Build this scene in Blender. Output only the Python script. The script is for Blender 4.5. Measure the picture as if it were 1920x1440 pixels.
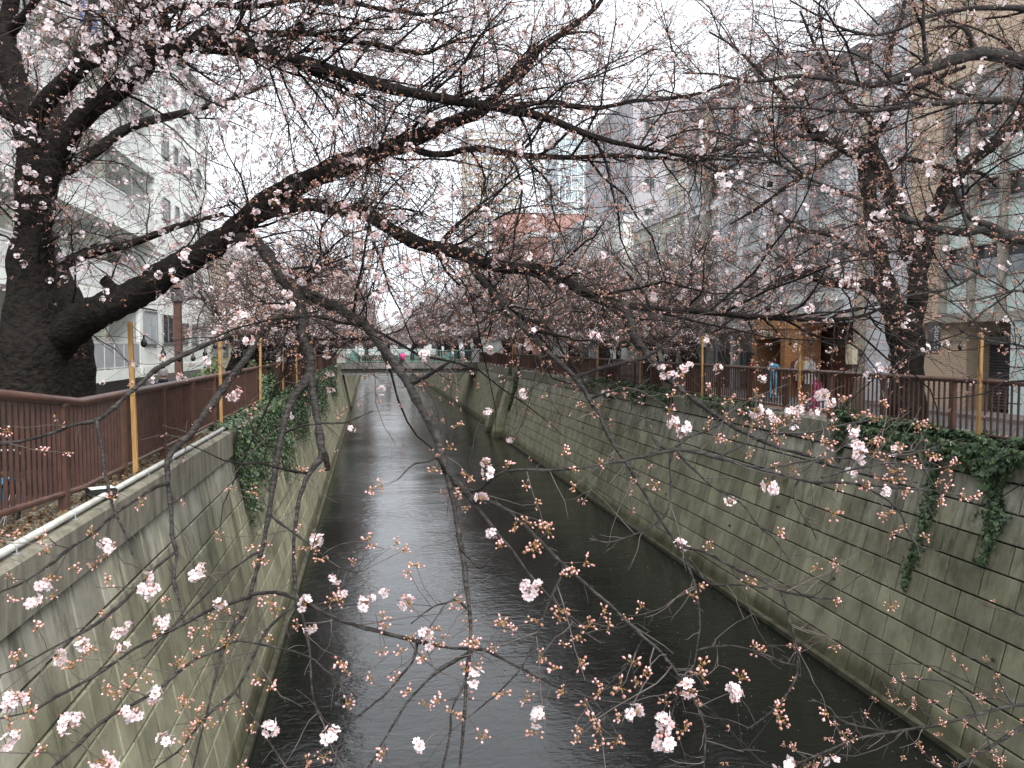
import bpy, bmesh, math, random
import numpy as np
from mathutils import Vector, Matrix

for _o in list(bpy.data.objects):
    bpy.data.objects.remove(_o, do_unlink=True)
SC = bpy.context.scene
COL = SC.collection
R = math.radians
random.seed(11)
RNG = np.random.default_rng(11)

# ------------------------------------------------------------------ camera
EYE = 6.9                     # camera height above the water (z = 0)
YAW, PITCH, FPX = R(10.35), R(2.84), 1450.0
cam_data = bpy.data.cameras.new('camera')
cam = bpy.data.objects.new('camera', cam_data)
COL.objects.link(cam)
cam.location = (0, 0, EYE)
cam.rotation_euler = (R(90) - PITCH, 0, -YAW)
cam_data.sensor_width = 36
cam_data.lens = 36 * FPX / 1920
cam_data.clip_start = 0.1
cam_data.clip_end = 4000
SC.camera = cam

# ------------------------------------------------------------------ sky, sun, exposure
SUN_EL, SUN_AZ = R(52), R(160)
world = bpy.data.worlds.new('World')
SC.world = world
world.use_nodes = True
_n, _l = world.node_tree.nodes, world.node_tree.links
_n.clear()
_out = _n.new('ShaderNodeOutputWorld')
_bg = _n.new('ShaderNodeBackground')
_sky = _n.new('ShaderNodeTexSky')
_sky.sky_type = 'NISHITA'
_sky.sun_disc = False
_sky.sun_elevation = SUN_EL
_sky.sun_rotation = SUN_AZ
_sky.dust_density = 4
_hs = _n.new('ShaderNodeHueSaturation')
_hs.inputs['Saturation'].default_value = 0.25
_tc = _n.new('ShaderNodeTexCoord')
_ns = _n.new('ShaderNodeTexNoise')
_ns.inputs['Scale'].default_value = 2.2
_ns.inputs['Detail'].default_value = 4
_rp = _n.new('ShaderNodeValToRGB')
_rp.color_ramp.elements[0].position = 0.3
_rp.color_ramp.elements[0].color = (4.6, 4.8, 5.15, 1)
_rp.color_ramp.elements[1].position = 0.7
_rp.color_ramp.elements[1].color = (5.3, 5.45, 5.75, 1)
_mx = _n.new('ShaderNodeMixRGB')
_mx.inputs['Fac'].default_value = 0.92
_l.new(_sky.outputs[0], _hs.inputs['Color'])
_l.new(_tc.outputs['Generated'], _ns.inputs['Vector'])
_l.new(_ns.outputs['Fac'], _rp.inputs['Fac'])
_l.new(_hs.outputs[0], _mx.inputs[1])
_l.new(_rp.outputs[0], _mx.inputs[2])
_l.new(_mx.outputs[0], _bg.inputs['Color'])
_bg.inputs['Strength'].default_value = 0.1
_l.new(_bg.outputs[0], _out.inputs[0])

sun_data = bpy.data.lights.new('sun', 'SUN')
sun = bpy.data.objects.new('sun', sun_data)
COL.objects.link(sun)
sun_data.energy = 1.5
sun_data.angle = R(35)
sun_data.color = (1.0, 0.97, 0.93)
sun.rotation_euler = (R(90) - SUN_EL, 0, math.pi - SUN_AZ)
SC.view_settings.view_transform = 'Standard'
SC.view_settings.look = 'None'
SC.view_settings.exposure = 1.75
SC.view_settings.gamma = 1
SC.view_settings.use_curve_mapping = False
SC.cycles.max_bounces = 4
SC.cycles.diffuse_bounces = 2
SC.cycles.glossy_bounces = 2
SC.cycles.transmission_bounces = 4
SC.cycles.transparent_max_bounces = 8

# ------------------------------------------------------------------ helpers
_CM = Matrix.Translation(cam.location) @ cam.rotation_euler.to_matrix().to_4x4()

def at(px, py, d):
    """point of the place that stands d metres in front of the lens at photo pixel px, py"""
    v = Vector(((px - 960) / FPX * d, (720 - py) / FPX * d, -d))
    return np.array(_CM @ v)

def yfor(px, X):
    """the Y at which a line running along the canal at X crosses photo column px"""
    d = FPX * X / math.cos(YAW) / (px - 695)
    return (d - X * math.sin(YAW)) / math.cos(YAW)

def tag(o, label=None, cat=None, group=None, kind=None):
    if label: o['label'] = label
    if cat: o['category'] = cat
    if group: o['group'] = group
    if kind: o['kind'] = kind
    return o

def empty(name, loc=(0, 0, 0), label=None, cat=None, group=None):
    o = bpy.data.objects.new(name, None)
    o.empty_display_size = 0.2
    COL.objects.link(o)
    o.location = loc
    return tag(o, label, cat, group)

def link(name, mesh, parent=None, loc=(0, 0, 0)):
    o = bpy.data.objects.new(name, mesh)
    COL.objects.link(o)
    o.location = loc
    if parent is not None:
        o.parent = parent
    return o

def np_mesh(name, V, F, mats, mi=None, smooth=False):
    """mesh from numpy arrays; F is (n,3) or (n,4)"""
    V = np.ascontiguousarray(V, dtype=np.float32).reshape(-1, 3)
    F = np.ascontiguousarray(F, dtype=np.int32)
    k = F.shape[1]
    me = bpy.data.meshes.new(name)
    me.vertices.add(len(V))
    me.vertices.foreach_set('co', V.ravel())
    me.loops.add(F.size)
    me.loops.foreach_set('vertex_index', F.ravel())
    me.polygons.add(len(F))
    me.polygons.foreach_set('loop_start', np.arange(0, F.size, k, dtype=np.int32))
    me.polygons.foreach_set('loop_total', np.full(len(F), k, dtype=np.int32))
    for m in (mats if isinstance(mats, (list, tuple)) else [mats]):
        me.materials.append(m)
    if mi is not None:
        me.polygons.foreach_set('material_index', np.ascontiguousarray(mi, dtype=np.int32))
    me.update(calc_edges=True)
    if smooth:
        me.polygons.foreach_set('use_smooth', np.ones(len(F), dtype=bool))
    return me

class MB:
    """collects boxes, tubes and polygons for ONE mesh"""
    def __init__(s):
        s.v, s.f, s.m = [], [], []
        s.cur = 0
    def mat(s, i):
        s.cur = i
        return s
    def poly(s, pts, faces):
        b = len(s.v)
        s.v += [tuple(map(float, p)) for p in pts]
        for f in faces:
            s.f.append(tuple(b + i for i in f))
            s.m.append(s.cur)
        return s
    def box(s, x0, x1, y0, y1, z0, z1):
        return s.poly([(x0, y0, z0), (x1, y0, z0), (x1, y1, z0), (x0, y1, z0), (x0, y0, z1), (x1, y0, z1), (x1, y1, z1), (x0, y1, z1)],
                      [(0, 3, 2, 1), (4, 5, 6, 7), (0, 1, 5, 4), (1, 2, 6, 5), (2, 3, 7, 6), (3, 0, 4, 7)])
    def prism(s, prof, y0, y1):
        """closed profile in xz (list of (x,z)) extruded along y"""
        n = len(prof)
        p = [(x, y0, z) for x, z in prof] + [(x, y1, z) for x, z in prof]
        return s.poly(p, [tuple(range(n)), tuple(range(2 * n - 1, n - 1, -1))] + [(i, i + n, (i + 1) % n + n, (i + 1) % n) for i in range(n)])
    def tube(s, pts, rad, S=8, cap=True):
        pts = np.asarray(pts, float)
        rad = np.full(len(pts), rad, float) if np.isscalar(rad) else np.asarray(rad, float)
        V, F = tubes(pts[None], rad[None], S)
        b = len(s.v)
        s.v += [tuple(p) for p in V]
        s.f += [tuple(b + i for i in f) for f in F]
        s.m += [s.cur] * len(F)
        if cap:
            s.f += [tuple(b + i for i in range(S))[::-1], tuple(b + len(V) - S + i for i in range(S))]
            s.m += [s.cur] * 2
        return s
    def lathe(s, prof, c=(0, 0, 0), S=14):
        """profile of (r,z) spun round z"""
        p, f = [], []
        for r, z in prof:
            for k in range(S):
                a = 2 * math.pi * k / S
                p.append((c[0] + r * math.cos(a), c[1] + r * math.sin(a), c[2] + z))
        for i in range(len(prof) - 1):
            for k in range(S):
                f.append((i * S + k, i * S + (k + 1) % S, (i + 1) * S + (k + 1) % S, (i + 1) * S + k))
        f.append(tuple(range(S))[::-1])
        f.append(tuple((len(prof) - 1) * S + k for k in range(S)))
        return s.poly(p, f)
    def mesh(s, name, mats, smooth=False):
        me = bpy.data.meshes.new(name)
        me.from_pydata(s.v, [], s.f)
        for m in (mats if isinstance(mats, (list, tuple)) else [mats]):
            me.materials.append(m)
        me.polygons.foreach_set('material_index', np.array(s.m, dtype=np.int32))
        if smooth:
            me.polygons.foreach_set('use_smooth', np.ones(len(s.f), dtype=bool))
        me.update()
        return me
    def build(s, name, mats, parent=None, smooth=False, loc=(0, 0, 0)):
        return link(name, s.mesh(name, mats, smooth), parent, loc)

def nrm(a):
    return a / np.maximum(np.linalg.norm(a, axis=-1, keepdims=True), 1e-9)

def tubes(P, Rd, S=3):
    """P (N,K,3) centre lines, Rd (N,K) radii -> verts, quads"""
    N, K, _ = P.shape
    T = np.empty_like(P)
    T[:, 1:-1] = P[:, 2:] - P[:, :-2]
    T[:, 0] = P[:, 1] - P[:, 0]
    T[:, -1] = P[:, -1] - P[:, -2]
    T = nrm(T)
    mean = nrm(P[:, -1] - P[:, 0])
    ref = np.zeros((N, 3))
    ref[np.arange(N), np.argmin(np.abs(mean), axis=1)] = 1
    A = nrm(ref[:, None] - (ref[:, None] * T).sum(-1, keepdims=True) * T)
    B = np.cross(T, A)
    ang = np.arange(S) * 2 * math.pi / S
    V = P[:, :, None] + Rd[:, :, None, None] * (np.cos(ang)[None, None, :, None] * A[:, :, None] + np.sin(ang)[None, None, :, None] * B[:, :, None])
    idx = np.arange(N * K * S).reshape(N, K, S)
    nx = np.roll(idx, -1, axis=2)
    F = np.stack([idx[:, :-1], nx[:, :-1], nx[:, 1:], idx[:, 1:]], axis=-1).reshape(-1, 4)
    return V.reshape(-1, 3), F

def frames(D, rng):
    """random rotation matrices (N,3,3) whose z axis is D"""
    z = nrm(D)
    r = rng.normal(size=z.shape)
    x = nrm(r - (r * z).sum(-1, keepdims=True) * z)
    y = np.cross(z, x)
    return np.stack([x, y, z], axis=-1)

def stamp(tv, tf, tm, pos, M3, sc):
    """copies of a template joined into one array"""
    tv = np.asarray(tv, float)
    tf = np.asarray(tf, int)
    N = len(pos)
    V = np.einsum('nij,vj->nvi', M3, tv) * np.asarray(sc).reshape(-1, 1, 1) + pos[:, None]
    F = tf[None] + (np.arange(N) * len(tv))[:, None, None]
    return V.reshape(-1, 3), F.reshape(-1, tf.shape[1]), np.tile(np.asarray(tm), N)

# ------------------------------------------------------------------ materials
def MAT(name, c, rough=0.8, c2=None, scale=2.0, detail=4, bump=0.0, bscale=30.0, metallic=0.0, spec=0.3,
        stretch=(1, 1, 1), island=0.0, obj=0.0, contrast=(0.35, 0.65), emit=None, subsurf=0.0, trans=0.0, bdist=0.02):
    m = bpy.data.materials.new(name)
    m.use_nodes = True
    n, l = m.node_tree.nodes, m.node_tree.links
    b = n['Principled BSDF']
    b.inputs['Roughness'].default_value = rough
    b.inputs['Metallic'].default_value = metallic
    b.inputs['Specular IOR Level'].default_value = spec
    if trans:
        b.inputs['Transmission Weight'].default_value = trans
    geo = n.new('ShaderNodeNewGeometry')
    mp = n.new('ShaderNodeMapping')
    mp.inputs['Scale'].default_value = stretch
    l.new(geo.outputs['Position'], mp.inputs['Vector'])
    if c2 is None:
        c2 = tuple(x * 0.72 for x in c)
    nz = n.new('ShaderNodeTexNoise')
    nz.inputs['Scale'].default_value = scale
    nz.inputs['Detail'].default_value = detail
    nz.inputs['Roughness'].default_value = 0.62
    l.new(mp.outputs[0], nz.inputs['Vector'])
    rp = n.new('ShaderNodeValToRGB')
    rp.color_ramp.elements[0].position = contrast[0]
    rp.color_ramp.elements[1].position = contrast[1]
    rp.color_ramp.elements[0].color = (*c2, 1)
    rp.color_ramp.elements[1].color = (*c, 1)
    l.new(nz.outputs['Fac'], rp.inputs['Fac'])
    src = rp.outputs[0]
    for amount, sock in ((island, geo.outputs['Random Per Island']), (obj, None)):
        if amount:
            if sock is None:
                sock = n.new('ShaderNodeObjectInfo').outputs['Random']
            mr = n.new('ShaderNodeMapRange')
            mr.inputs['To Min'].default_value = 1 - amount
            mr.inputs['To Max'].default_value = 1 + amount
            l.new(sock, mr.inputs['Value'])
            vm = n.new('ShaderNodeVectorMath')
            vm.operation = 'SCALE'
            l.new(src, vm.inputs[0])
            l.new(mr.outputs[0], vm.inputs['Scale'])
            src = vm.outputs[0]
    l.new(src, b.inputs['Base Color'])
    if emit:
        l.new(src, b.inputs['Emission Color'])
        b.inputs['Emission Strength'].default_value = emit
    if bump:
        nb = n.new('ShaderNodeTexNoise')
        nb.inputs['Scale'].default_value = bscale
        nb.inputs['Detail'].default_value = 5
        l.new(mp.outputs[0], nb.inputs['Vector'])
        bp = n.new('ShaderNodeBump')
        bp.inputs['Strength'].default_value = bump
        bp.inputs['Distance'].default_value = bdist
        l.new(nb.outputs['Fac'], bp.inputs['Height'])
        l.new(bp.outputs[0], b.inputs['Normal'])
    return m

def leafy(name, ca, cb, cc, rough=0.6, sss=0.0, thr=(0.0, 0.5, 1.0), spec=0.3, transl=0.0):
    """colour differs from piece to piece (random per island)"""
    m = bpy.data.materials.new(name)
    m.use_nodes = True
    n, l = m.node_tree.nodes, m.node_tree.links
    b = n['Principled BSDF']
    b.inputs['Roughness'].default_value = rough
    b.inputs['Specular IOR Level'].default_value = spec
    geo = n.new('ShaderNodeNewGeometry')
    rp = n.new('ShaderNodeValToRGB')
    rp.color_ramp.elements[0].position = thr[0]
    rp.color_ramp.elements[0].color = (*ca, 1)
    rp.color_ramp.elements[1].position = thr[2]
    rp.color_ramp.elements[1].color = (*cc, 1)
    e = rp.color_ramp.elements.new(thr[1])
    e.color = (*cb, 1)
    l.new(geo.outputs['Random Per Island'], rp.inputs['Fac'])
    l.new(rp.outputs[0], b.inputs['Base Color'])
    if transl:
        tr = n.new('ShaderNodeBsdfTranslucent')
        l.new(rp.outputs[0], tr.inputs['Color'])
        ms = n.new('ShaderNodeMixShader')
        ms.inputs[0].default_value = transl
        l.new(b.outputs[0], ms.inputs[1])
        l.new(tr.outputs[0], ms.inputs[2])
        l.new(ms.outputs[0], n['Material Output'].inputs['Surface'])
    return m

def wall_material():
    """weathered precast concrete: grey with rain streaks, olive algae low down in patches, pale efflorescence"""
    m = bpy.data.materials.new('weathered_concrete')
    m.use_nodes = True
    n, l = m.node_tree.nodes, m.node_tree.links
    b = n['Principled BSDF']
    b.inputs['Roughness'].default_value = 0.85
    b.inputs['Specular IOR Level'].default_value = 0.2
    geo = n.new('ShaderNodeNewGeometry')
    oi = n.new('ShaderNodeObjectInfo')
    def noise(scale, st=(1, 1, 1), detail=5, rough=0.6):
        mp = n.new('ShaderNodeMapping')
        mp.inputs['Scale'].default_value = st
        l.new(geo.outputs['Position'], mp.inputs['Vector'])
        t = n.new('ShaderNodeTexNoise')
        t.inputs['Scale'].default_value = scale
        t.inputs['Detail'].default_value = detail
        t.inputs['Roughness'].default_value = rough
        l.new(mp.outputs[0], t.inputs['Vector'])
        return t.outputs['Fac']
    def ramp(src, a, z, ca=(0, 0, 0, 1), cz=(1, 1, 1, 1)):
        r = n.new('ShaderNodeValToRGB')
        r.color_ramp.elements[0].position = a
        r.color_ramp.elements[1].position = z
        r.color_ramp.elements[0].color = ca
        r.color_ramp.elements[1].color = cz
        l.new(src, r.inputs['Fac'])
        return r.outputs[0]
    def mix(fac, a, c, mode='MIX'):
        x = n.new('ShaderNodeMixRGB')
        x.blend_type = mode
        if isinstance(fac, float): x.inputs[0].default_value = fac
        else: l.new(fac, x.inputs[0])
        for i, s in ((1, a), (2, c)):
            if isinstance(s, tuple): x.inputs[i].default_value = (*s, 1)
            else: l.new(s, x.inputs[i])
        return x.outputs[0]
    base = ramp(noise(1.3), 0.3, 0.7, (0.18, 0.175, 0.14, 1), (0.37, 0.36, 0.30, 1))
    # olive algae, patchy, denser low on the wall where it stays damp
    sep = n.new('ShaderNodeSeparateXYZ')
    l.new(geo.outputs['Position'], sep.inputs[0])
    mr = n.new('ShaderNodeMapRange')
    mr.inputs['From Min'].default_value = 4.6
    mr.inputs['From Max'].default_value = 1.2
    l.new(sep.outputs['Z'], mr.inputs['Value'])
    ad = n.new('ShaderNodeMath')
    ad.operation = 'MULTIPLY_ADD'
    l.new(noise(0.7, (1, 0.8, 0.35)), ad.inputs[0])
    ad.inputs[1].default_value = 1.3
    l.new(mr.outputs[0], ad.inputs[2])
    algae = ramp(ad.outputs[0], 0.65, 1.35)
    c = mix(algae, base, mix(1.0, base, (0.82, 0.82, 0.68), 'MULTIPLY'))
    # dark rain streaks running down
    st = ramp(noise(1.0, (4.5, 4.5, 0.16), 7, 0.72), 0.48, 0.66)
    hm = n.new('ShaderNodeMapRange')
    hm.inputs['From Min'].default_value = 0.8
    hm.inputs['From Max'].default_value = 4.2
    hm.inputs['To Min'].default_value = 0.35
    l.new(sep.outputs['Z'], hm.inputs['Value'])
    st = mix(1.0, st, hm.outputs[0], 'MULTIPLY')
    c = mix(st, c, mix(1.0, c, (0.36, 0.36, 0.34), 'MULTIPLY'))
    pale = ramp(noise(1.0, (7, 7, 0.4), 4, 0.6), 0.62, 0.75)
    c = mix(mix(0.55, (0, 0, 0), pale), c, (0.38, 0.37, 0.32))
    sp = ramp(noise(26, (1, 1, 1), 3, 0.6), 0.66, 0.74)
    c = mix(mix(0.5, (0, 0, 0), sp), c, (0.08, 0.08, 0.06))
    tl = n.new('ShaderNodeMath')
    tl.operation = 'MULTIPLY_ADD'
    l.new(noise(1.2, (1, 1, 0.2), 4), tl.inputs[0])
    tl.inputs[1].default_value = -0.5
    l.new(sep.outputs['Z'], tl.inputs[2])
    wet = ramp(tl.outputs[0], 0.0, 0.28, (1, 1, 1, 1), (0, 0, 0, 1))
    c = mix(wet, c, mix(1.0, c, (0.42, 0.42, 0.36), 'MULTIPLY'))
    vr = n.new('ShaderNodeMapRange')
    vr.inputs['To Min'].default_value = 0.74
    vr.inputs['To Max'].default_value = 1.18
    l.new(oi.outputs['Random'], vr.inputs['Value'])
    vm = n.new('ShaderNodeVectorMath')
    vm.operation = 'SCALE'
    l.new(c, vm.inputs[0])
    l.new(vr.outputs[0], vm.inputs['Scale'])
    l.new(vm.outputs[0], b.inputs['Base Color'])
    bp = n.new('ShaderNodeBump')
    bp.inputs['Strength'].default_value = 0.35
    bp.inputs['Distance'].default_value = 0.015
    l.new(noise(22, (1, 1, 1), 6, 0.65), bp.inputs['Height'])
    l.new(bp.outputs[0], b.inputs['Normal'])
    return m

def water_material():
    m = bpy.data.materials.new('canal_water')
    m.use_nodes = True
    n, l = m.node_tree.nodes, m.node_tree.links
    b = n['Principled BSDF']
    b.inputs['Base Color'].default_value = (0.006, 0.007, 0.006, 1)
    b.inputs['Roughness'].default_value = 0.05
    b.inputs['IOR'].default_value = 1.33
    b.inputs['Specular IOR Level'].default_value = 0.9
    geo = n.new('ShaderNodeNewGeometry')
    h = None
    for sc, st, w in ((1.0, (3.0, 5.5, 1), 1.0), (1.0, (8, 15, 1), 0.30), (1.0, (0.35, 0.5, 1), 1.6)):
        mp = n.new('ShaderNodeMapping')
        mp.inputs['Scale'].default_value = st
        l.new(geo.outputs['Position'], mp.inputs['Vector'])
        t = n.new('ShaderNodeTexNoise')
        t.inputs['Scale'].default_value = sc
        t.inputs['Detail'].default_value = 3
        t.inputs['Distortion'].default_value = 0.6
        l.new(mp.outputs[0], t.inputs['Vector'])
        mu = n.new('ShaderNodeMath')
        mu.operation = 'MULTIPLY_ADD'
        l.new(t.outputs['Fac'], mu.inputs[0])
        mu.inputs[1].default_value = w
        if h is None: mu.inputs[2].default_value = 0
        else: l.new(h, mu.inputs[2])
        h = mu.outputs[0]
    pm = n.new('ShaderNodeMapping')
    pm.inputs['Scale'].default_value = (0.16, 0.30, 1)
    l.new(geo.outputs['Position'], pm.inputs['Vector'])
    pt = n.new('ShaderNodeTexNoise')
    pt.inputs['Scale'].default_value = 1.0
    pt.inputs['Detail'].default_value = 3
    l.new(pm.outputs[0], pt.inputs['Vector'])
    pr = n.new('ShaderNodeMapRange')
    pr.inputs['From Min'].default_value = 0.35
    pr.inputs['From Max'].default_value = 0.65
    pr.inputs['To Min'].default_value = 0.45
    pr.inputs['To Max'].default_value = 1.25
    l.new(pt.outputs['Fac'], pr.inputs['Value'])
    hp = n.new('ShaderNodeMath')
    hp.operation = 'MULTIPLY'
    l.new(h, hp.inputs[0])
    l.new(pr.outputs[0], hp.inputs[1])
    bp = n.new('ShaderNodeBump')
    bp.inputs['Strength'].default_value = 1.0
    bp.inputs['Distance'].default_value = 0.013
    l.new(hp.outputs[0], bp.inputs['Height'])
    l.new(bp.outputs[0], b.inputs['Normal'])
    return m

def brick_material(name, c, c2, mortar, sx, sz, axis='Y'):
    m = bpy.data.materials.new(name)
    m.use_nodes = True
    n, l = m.node_tree.nodes, m.node_tree.links
    b = n['Principled BSDF']
    b.inputs['Roughness'].default_value = 0.6
    geo = n.new('ShaderNodeNewGeometry')
    sep = n.new('ShaderNodeSeparateXYZ')
    l.new(geo.outputs['Position'], sep.inputs[0])
    ad = n.new('ShaderNodeMath')
    l.new(sep.outputs['X'], ad.inputs[0])
    l.new(sep.outputs['Y'], ad.inputs[1])
    cb = n.new('ShaderNodeCombineXYZ')
    l.new(ad.outputs[0], cb.inputs[0])
    l.new(sep.outputs['Z'], cb.inputs[1])
    t = n.new('ShaderNodeTexBrick')
    t.inputs['Color1'].default_value = (*c, 1)
    t.inputs['Color2'].default_value = (*c2, 1)
    t.inputs['Mortar'].default_value = (*mortar, 1)
    t.inputs['Scale'].default_value = 1
    t.inputs['Mortar Size'].default_value = 0.008
    t.inputs['Brick Width'].default_value = sx
    t.inputs['Row Height'].default_value = sz
    l.new(cb.outputs[0], t.inputs['Vector'])
    l.new(t.outputs[0], b.inputs['Base Color'])
    bp = n.new('ShaderNodeBump')
    bp.inputs['Strength'].default_value = 0.4
    bp.inputs['Distance'].default_value = 0.01
    bp.invert = True
    l.new(t.outputs['Fac'], bp.inputs['Height'])
    l.new(bp.outputs[0], b.inputs['Normal'])
    return m

mt = {}
mt['wall'] = wall_material()
mt['joint'] = MAT('wall_joint', (0.016, 0.016, 0.013), 0.95)
mt['water'] = water_material()
mt['coping'] = MAT('coping_concrete', (0.25, 0.235, 0.185), 0.9, (0.085, 0.083, 0.06), 1.6, 6, 0.4, 25, stretch=(3, 3, 0.8), contrast=(0.3, 0.62))
mt['footing'] = MAT('mossy_footing', (0.085, 0.08, 0.05), 0.95, (0.03, 0.03, 0.018), 3, 6, 0.6, 18)
mt['asphalt'] = MAT('asphalt', (0.13, 0.13, 0.132), 0.9, (0.09, 0.09, 0.092), 1.5, 5, 0.2, 80)
mt['paving'] = MAT('paving', (0.22, 0.205, 0.19), 0.85, (0.15, 0.14, 0.13), 2, 5, 0.2, 40)
mt['redpave'] = MAT('red_paving', (0.20, 0.09, 0.07), 0.85, (0.13, 0.06, 0.05), 3, 5, 0.2, 40)
mt['soil'] = MAT('soil', (0.06, 0.045, 0.03), 1.0, (0.025, 0.02, 0.014), 9, 5, 0.6, 30)
mt['whiteline'] = MAT('white_line', (0.7, 0.7, 0.68), 0.7, (0.45, 0.45, 0.43), 8, 5)
mt['rail'] = MAT('brown_paint', (0.105, 0.052, 0.038), 0.42, (0.065, 0.034, 0.026), 6, 4, 0.05, 60, spec=0.45)
mt['picket'] = MAT('brown_picket', (0.080, 0.038, 0.027), 0.5, (0.048, 0.024, 0.018), 6, 4, spec=0.4)
mt['stake'] = MAT('raw_timber', (0.46, 0.28, 0.11), 0.7, (0.33, 0.18, 0.065), 6, 5, 0.15, 40, stretch=(6, 6, 0.7), obj=0.15)
mt['pipe'] = MAT('white_pipe', (0.62, 0.63, 0.60), 0.45, (0.42, 0.42, 0.38), 3, 4, spec=0.4)
mt['black'] = MAT('black_plastic', (0.012, 0.012, 0.013), 0.4, spec=0.4)
mt['dark'] = MAT('dark_void', (0.012, 0.011, 0.010), 0.9)
mt['steel'] = MAT('galvanised', (0.42, 0.44, 0.45), 0.45, (0.32, 0.33, 0.34), 8, 3, metallic=0.4)
mt['concpole'] = MAT('pole_concrete', (0.33, 0.30, 0.24), 0.9, (0.24, 0.22, 0.18), 4, 5)
mt['bark'] = MAT('cherry_bark', (0.024, 0.019, 0.0155), 0.85, (0.006, 0.005, 0.0044), 11, 8, 1.0, 14, stretch=(1, 1, 1.3), bdist=0.05, contrast=(0.38, 0.75), spec=0.18)
mt['branch'] = MAT('branch_bark', (0.060, 0.053, 0.047), 0.65, (0.010, 0.0085, 0.0075), 11, 6, 0.9, 40, stretch=(1, 1, 4.5), contrast=(0.42, 0.66), spec=0.35)
mt['twig'] = MAT('twig_bark', (0.10, 0.085, 0.075), 0.6, (0.045, 0.036, 0.032), 9, 3, spec=0.35)
mt['twigmid'] = MAT('twig_dark', (0.040, 0.031, 0.027), 0.7, (0.020, 0.015, 0.013), 6, 3)
mt['twigfar'] = MAT('twig_far', (0.085, 0.068, 0.062), 0.8, (0.05, 0.040, 0.037), 2, 3)
mt['petal'] = leafy('petal', (0.78, 0.60, 0.62), (0.84, 0.73, 0.74), (0.88, 0.82, 0.82), 0.6, transl=0.3)
mt['petalheart'] = MAT('flower_heart', (0.55, 0.22, 0.24), 0.6, (0.42, 0.14, 0.12), 20)
mt['bud'] = leafy('bud', (0.46, 0.19, 0.15), (0.60, 0.31, 0.28), (0.74, 0.50, 0.48), 0.5)
mt['stalk'] = leafy('bud_scale', (0.20, 0.13, 0.04), (0.30, 0.16, 0.06), (0.36, 0.22, 0.10), 0.6)
mt['budmid'] = leafy('bud_mid', (0.26, 0.14, 0.07), (0.44, 0.22, 0.17), (0.60, 0.38, 0.35), 0.6)
mt['budfar'] = leafy('bud_far', (0.20, 0.13, 0.10), (0.30, 0.20, 0.165), (0.48, 0.36, 0.33), 0.7)
mt['ivy'] = leafy('ivy_leaf', (0.018, 0.036, 0.018), (0.042, 0.078, 0.034), (0.12, 0.17, 0.07), 0.4, thr=(0, 0.55, 1), spec=0.4)
mt['ivystem'] = MAT('ivy_stem', (0.05, 0.04, 0.025), 0.9)
mt['shrub'] = leafy('shrub_leaf', (0.02, 0.05, 0.016), (0.045, 0.10, 0.03), (0.10, 0.18, 0.05), 0.45, spec=0.4)
mt['litter'] = leafy('leaf_litter', (0.05, 0.03, 0.015), (0.13, 0.075, 0.035), (0.24, 0.16, 0.09), 0.8)
mt['white'] = MAT('white_render', (0.80, 0.83, 0.79), 0.75, (0.70, 0.73, 0.69), 0.9, 5)
mt['cream'] = MAT('cream_render', (0.55, 0.50, 0.36), 0.8, (0.47, 0.42, 0.30), 0.8, 5)
mt['palegreen'] = MAT('pale_green_render', (0.52, 0.54, 0.46), 0.8, (0.42, 0.44, 0.38), 0.8, 4)
mt['greywall'] = MAT('grey_render', (0.52, 0.53, 0.53), 0.8, (0.44, 0.45, 0.45), 0.7, 5)
mt['darkgrey'] = MAT('dark_grey_cladding', (0.15, 0.14, 0.15), 0.6, (0.11, 0.105, 0.11), 1.2, 4)
mt['lilac'] = MAT('lilac_white', (0.79, 0.79, 0.81), 0.7, (0.70, 0.70, 0.72), 0.8, 4)
mt['mint'] = MAT('mint_panel', (0.70, 0.83, 0.79), 0.35, (0.65, 0.78, 0.74), 1.5, 3, spec=0.5)
mt['mullion'] = MAT('mullion', (0.42, 0.39, 0.33), 0.7, (0.33, 0.30, 0.25), 3, 4)
mt['tile'] = brick_material('beige_tile', (0.70, 0.54, 0.38), (0.62, 0.47, 0.33), (0.42, 0.34, 0.26), 0.24, 0.075)
mt['redbrick'] = brick_material('red_brick', (0.26, 0.11, 0.08), (0.20, 0.085, 0.065), (0.2, 0.16, 0.14), 0.24, 0.08)
mt['brownwood'] = MAT('brown_wood', (0.40, 0.20, 0.09), 0.6, (0.28, 0.13, 0.055), 3, 5, 0.15, 30, stretch=(1, 1, 6))
mt['darkwood'] = MAT('dark_wood', (0.13, 0.055, 0.030), 0.6, (0.075, 0.033, 0.02), 3, 5, 0.15, 30, stretch=(1, 1, 6))
mt['lightwood'] = MAT('light_wood', (0.52, 0.28, 0.12), 0.6, (0.42, 0.20, 0.08), 3, 5, stretch=(1, 5, 5))
mt['glass'] = MAT('window_glass', (0.05, 0.06, 0.065), 0.08, (0.03, 0.035, 0.04), 0.6, 2, spec=0.7, obj=0.5)
mt['paleglass'] = MAT('pale_glass', (0.42, 0.46, 0.48), 0.15, (0.32, 0.36, 0.38), 0.6, 2, spec=0.6, obj=0.3)
mt['frost'] = MAT('frosted_panel', (0.40, 0.42, 0.44), 0.4, (0.34, 0.36, 0.38), 1.5, 3, spec=0.4)
mt['frame'] = MAT('window_frame', (0.30, 0.31, 0.31), 0.45, (0.24, 0.25, 0.25), 4, 3, metallic=0.3)
mt['whitemetal'] = MAT('white_metal', (0.62, 0.63, 0.63), 0.45, (0.52, 0.53, 0.53), 3, 3)
mt['blue'] = MAT('blue_sheet', (0.06, 0.20, 0.55), 0.6, (0.04, 0.14, 0.42), 2, 3, stretch=(1, 14, 0.5))
mt['teal'] = MAT('teal_paint', (0.17, 0.32, 0.28), 0.5, (0.12, 0.24, 0.21), 4, 3)
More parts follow.
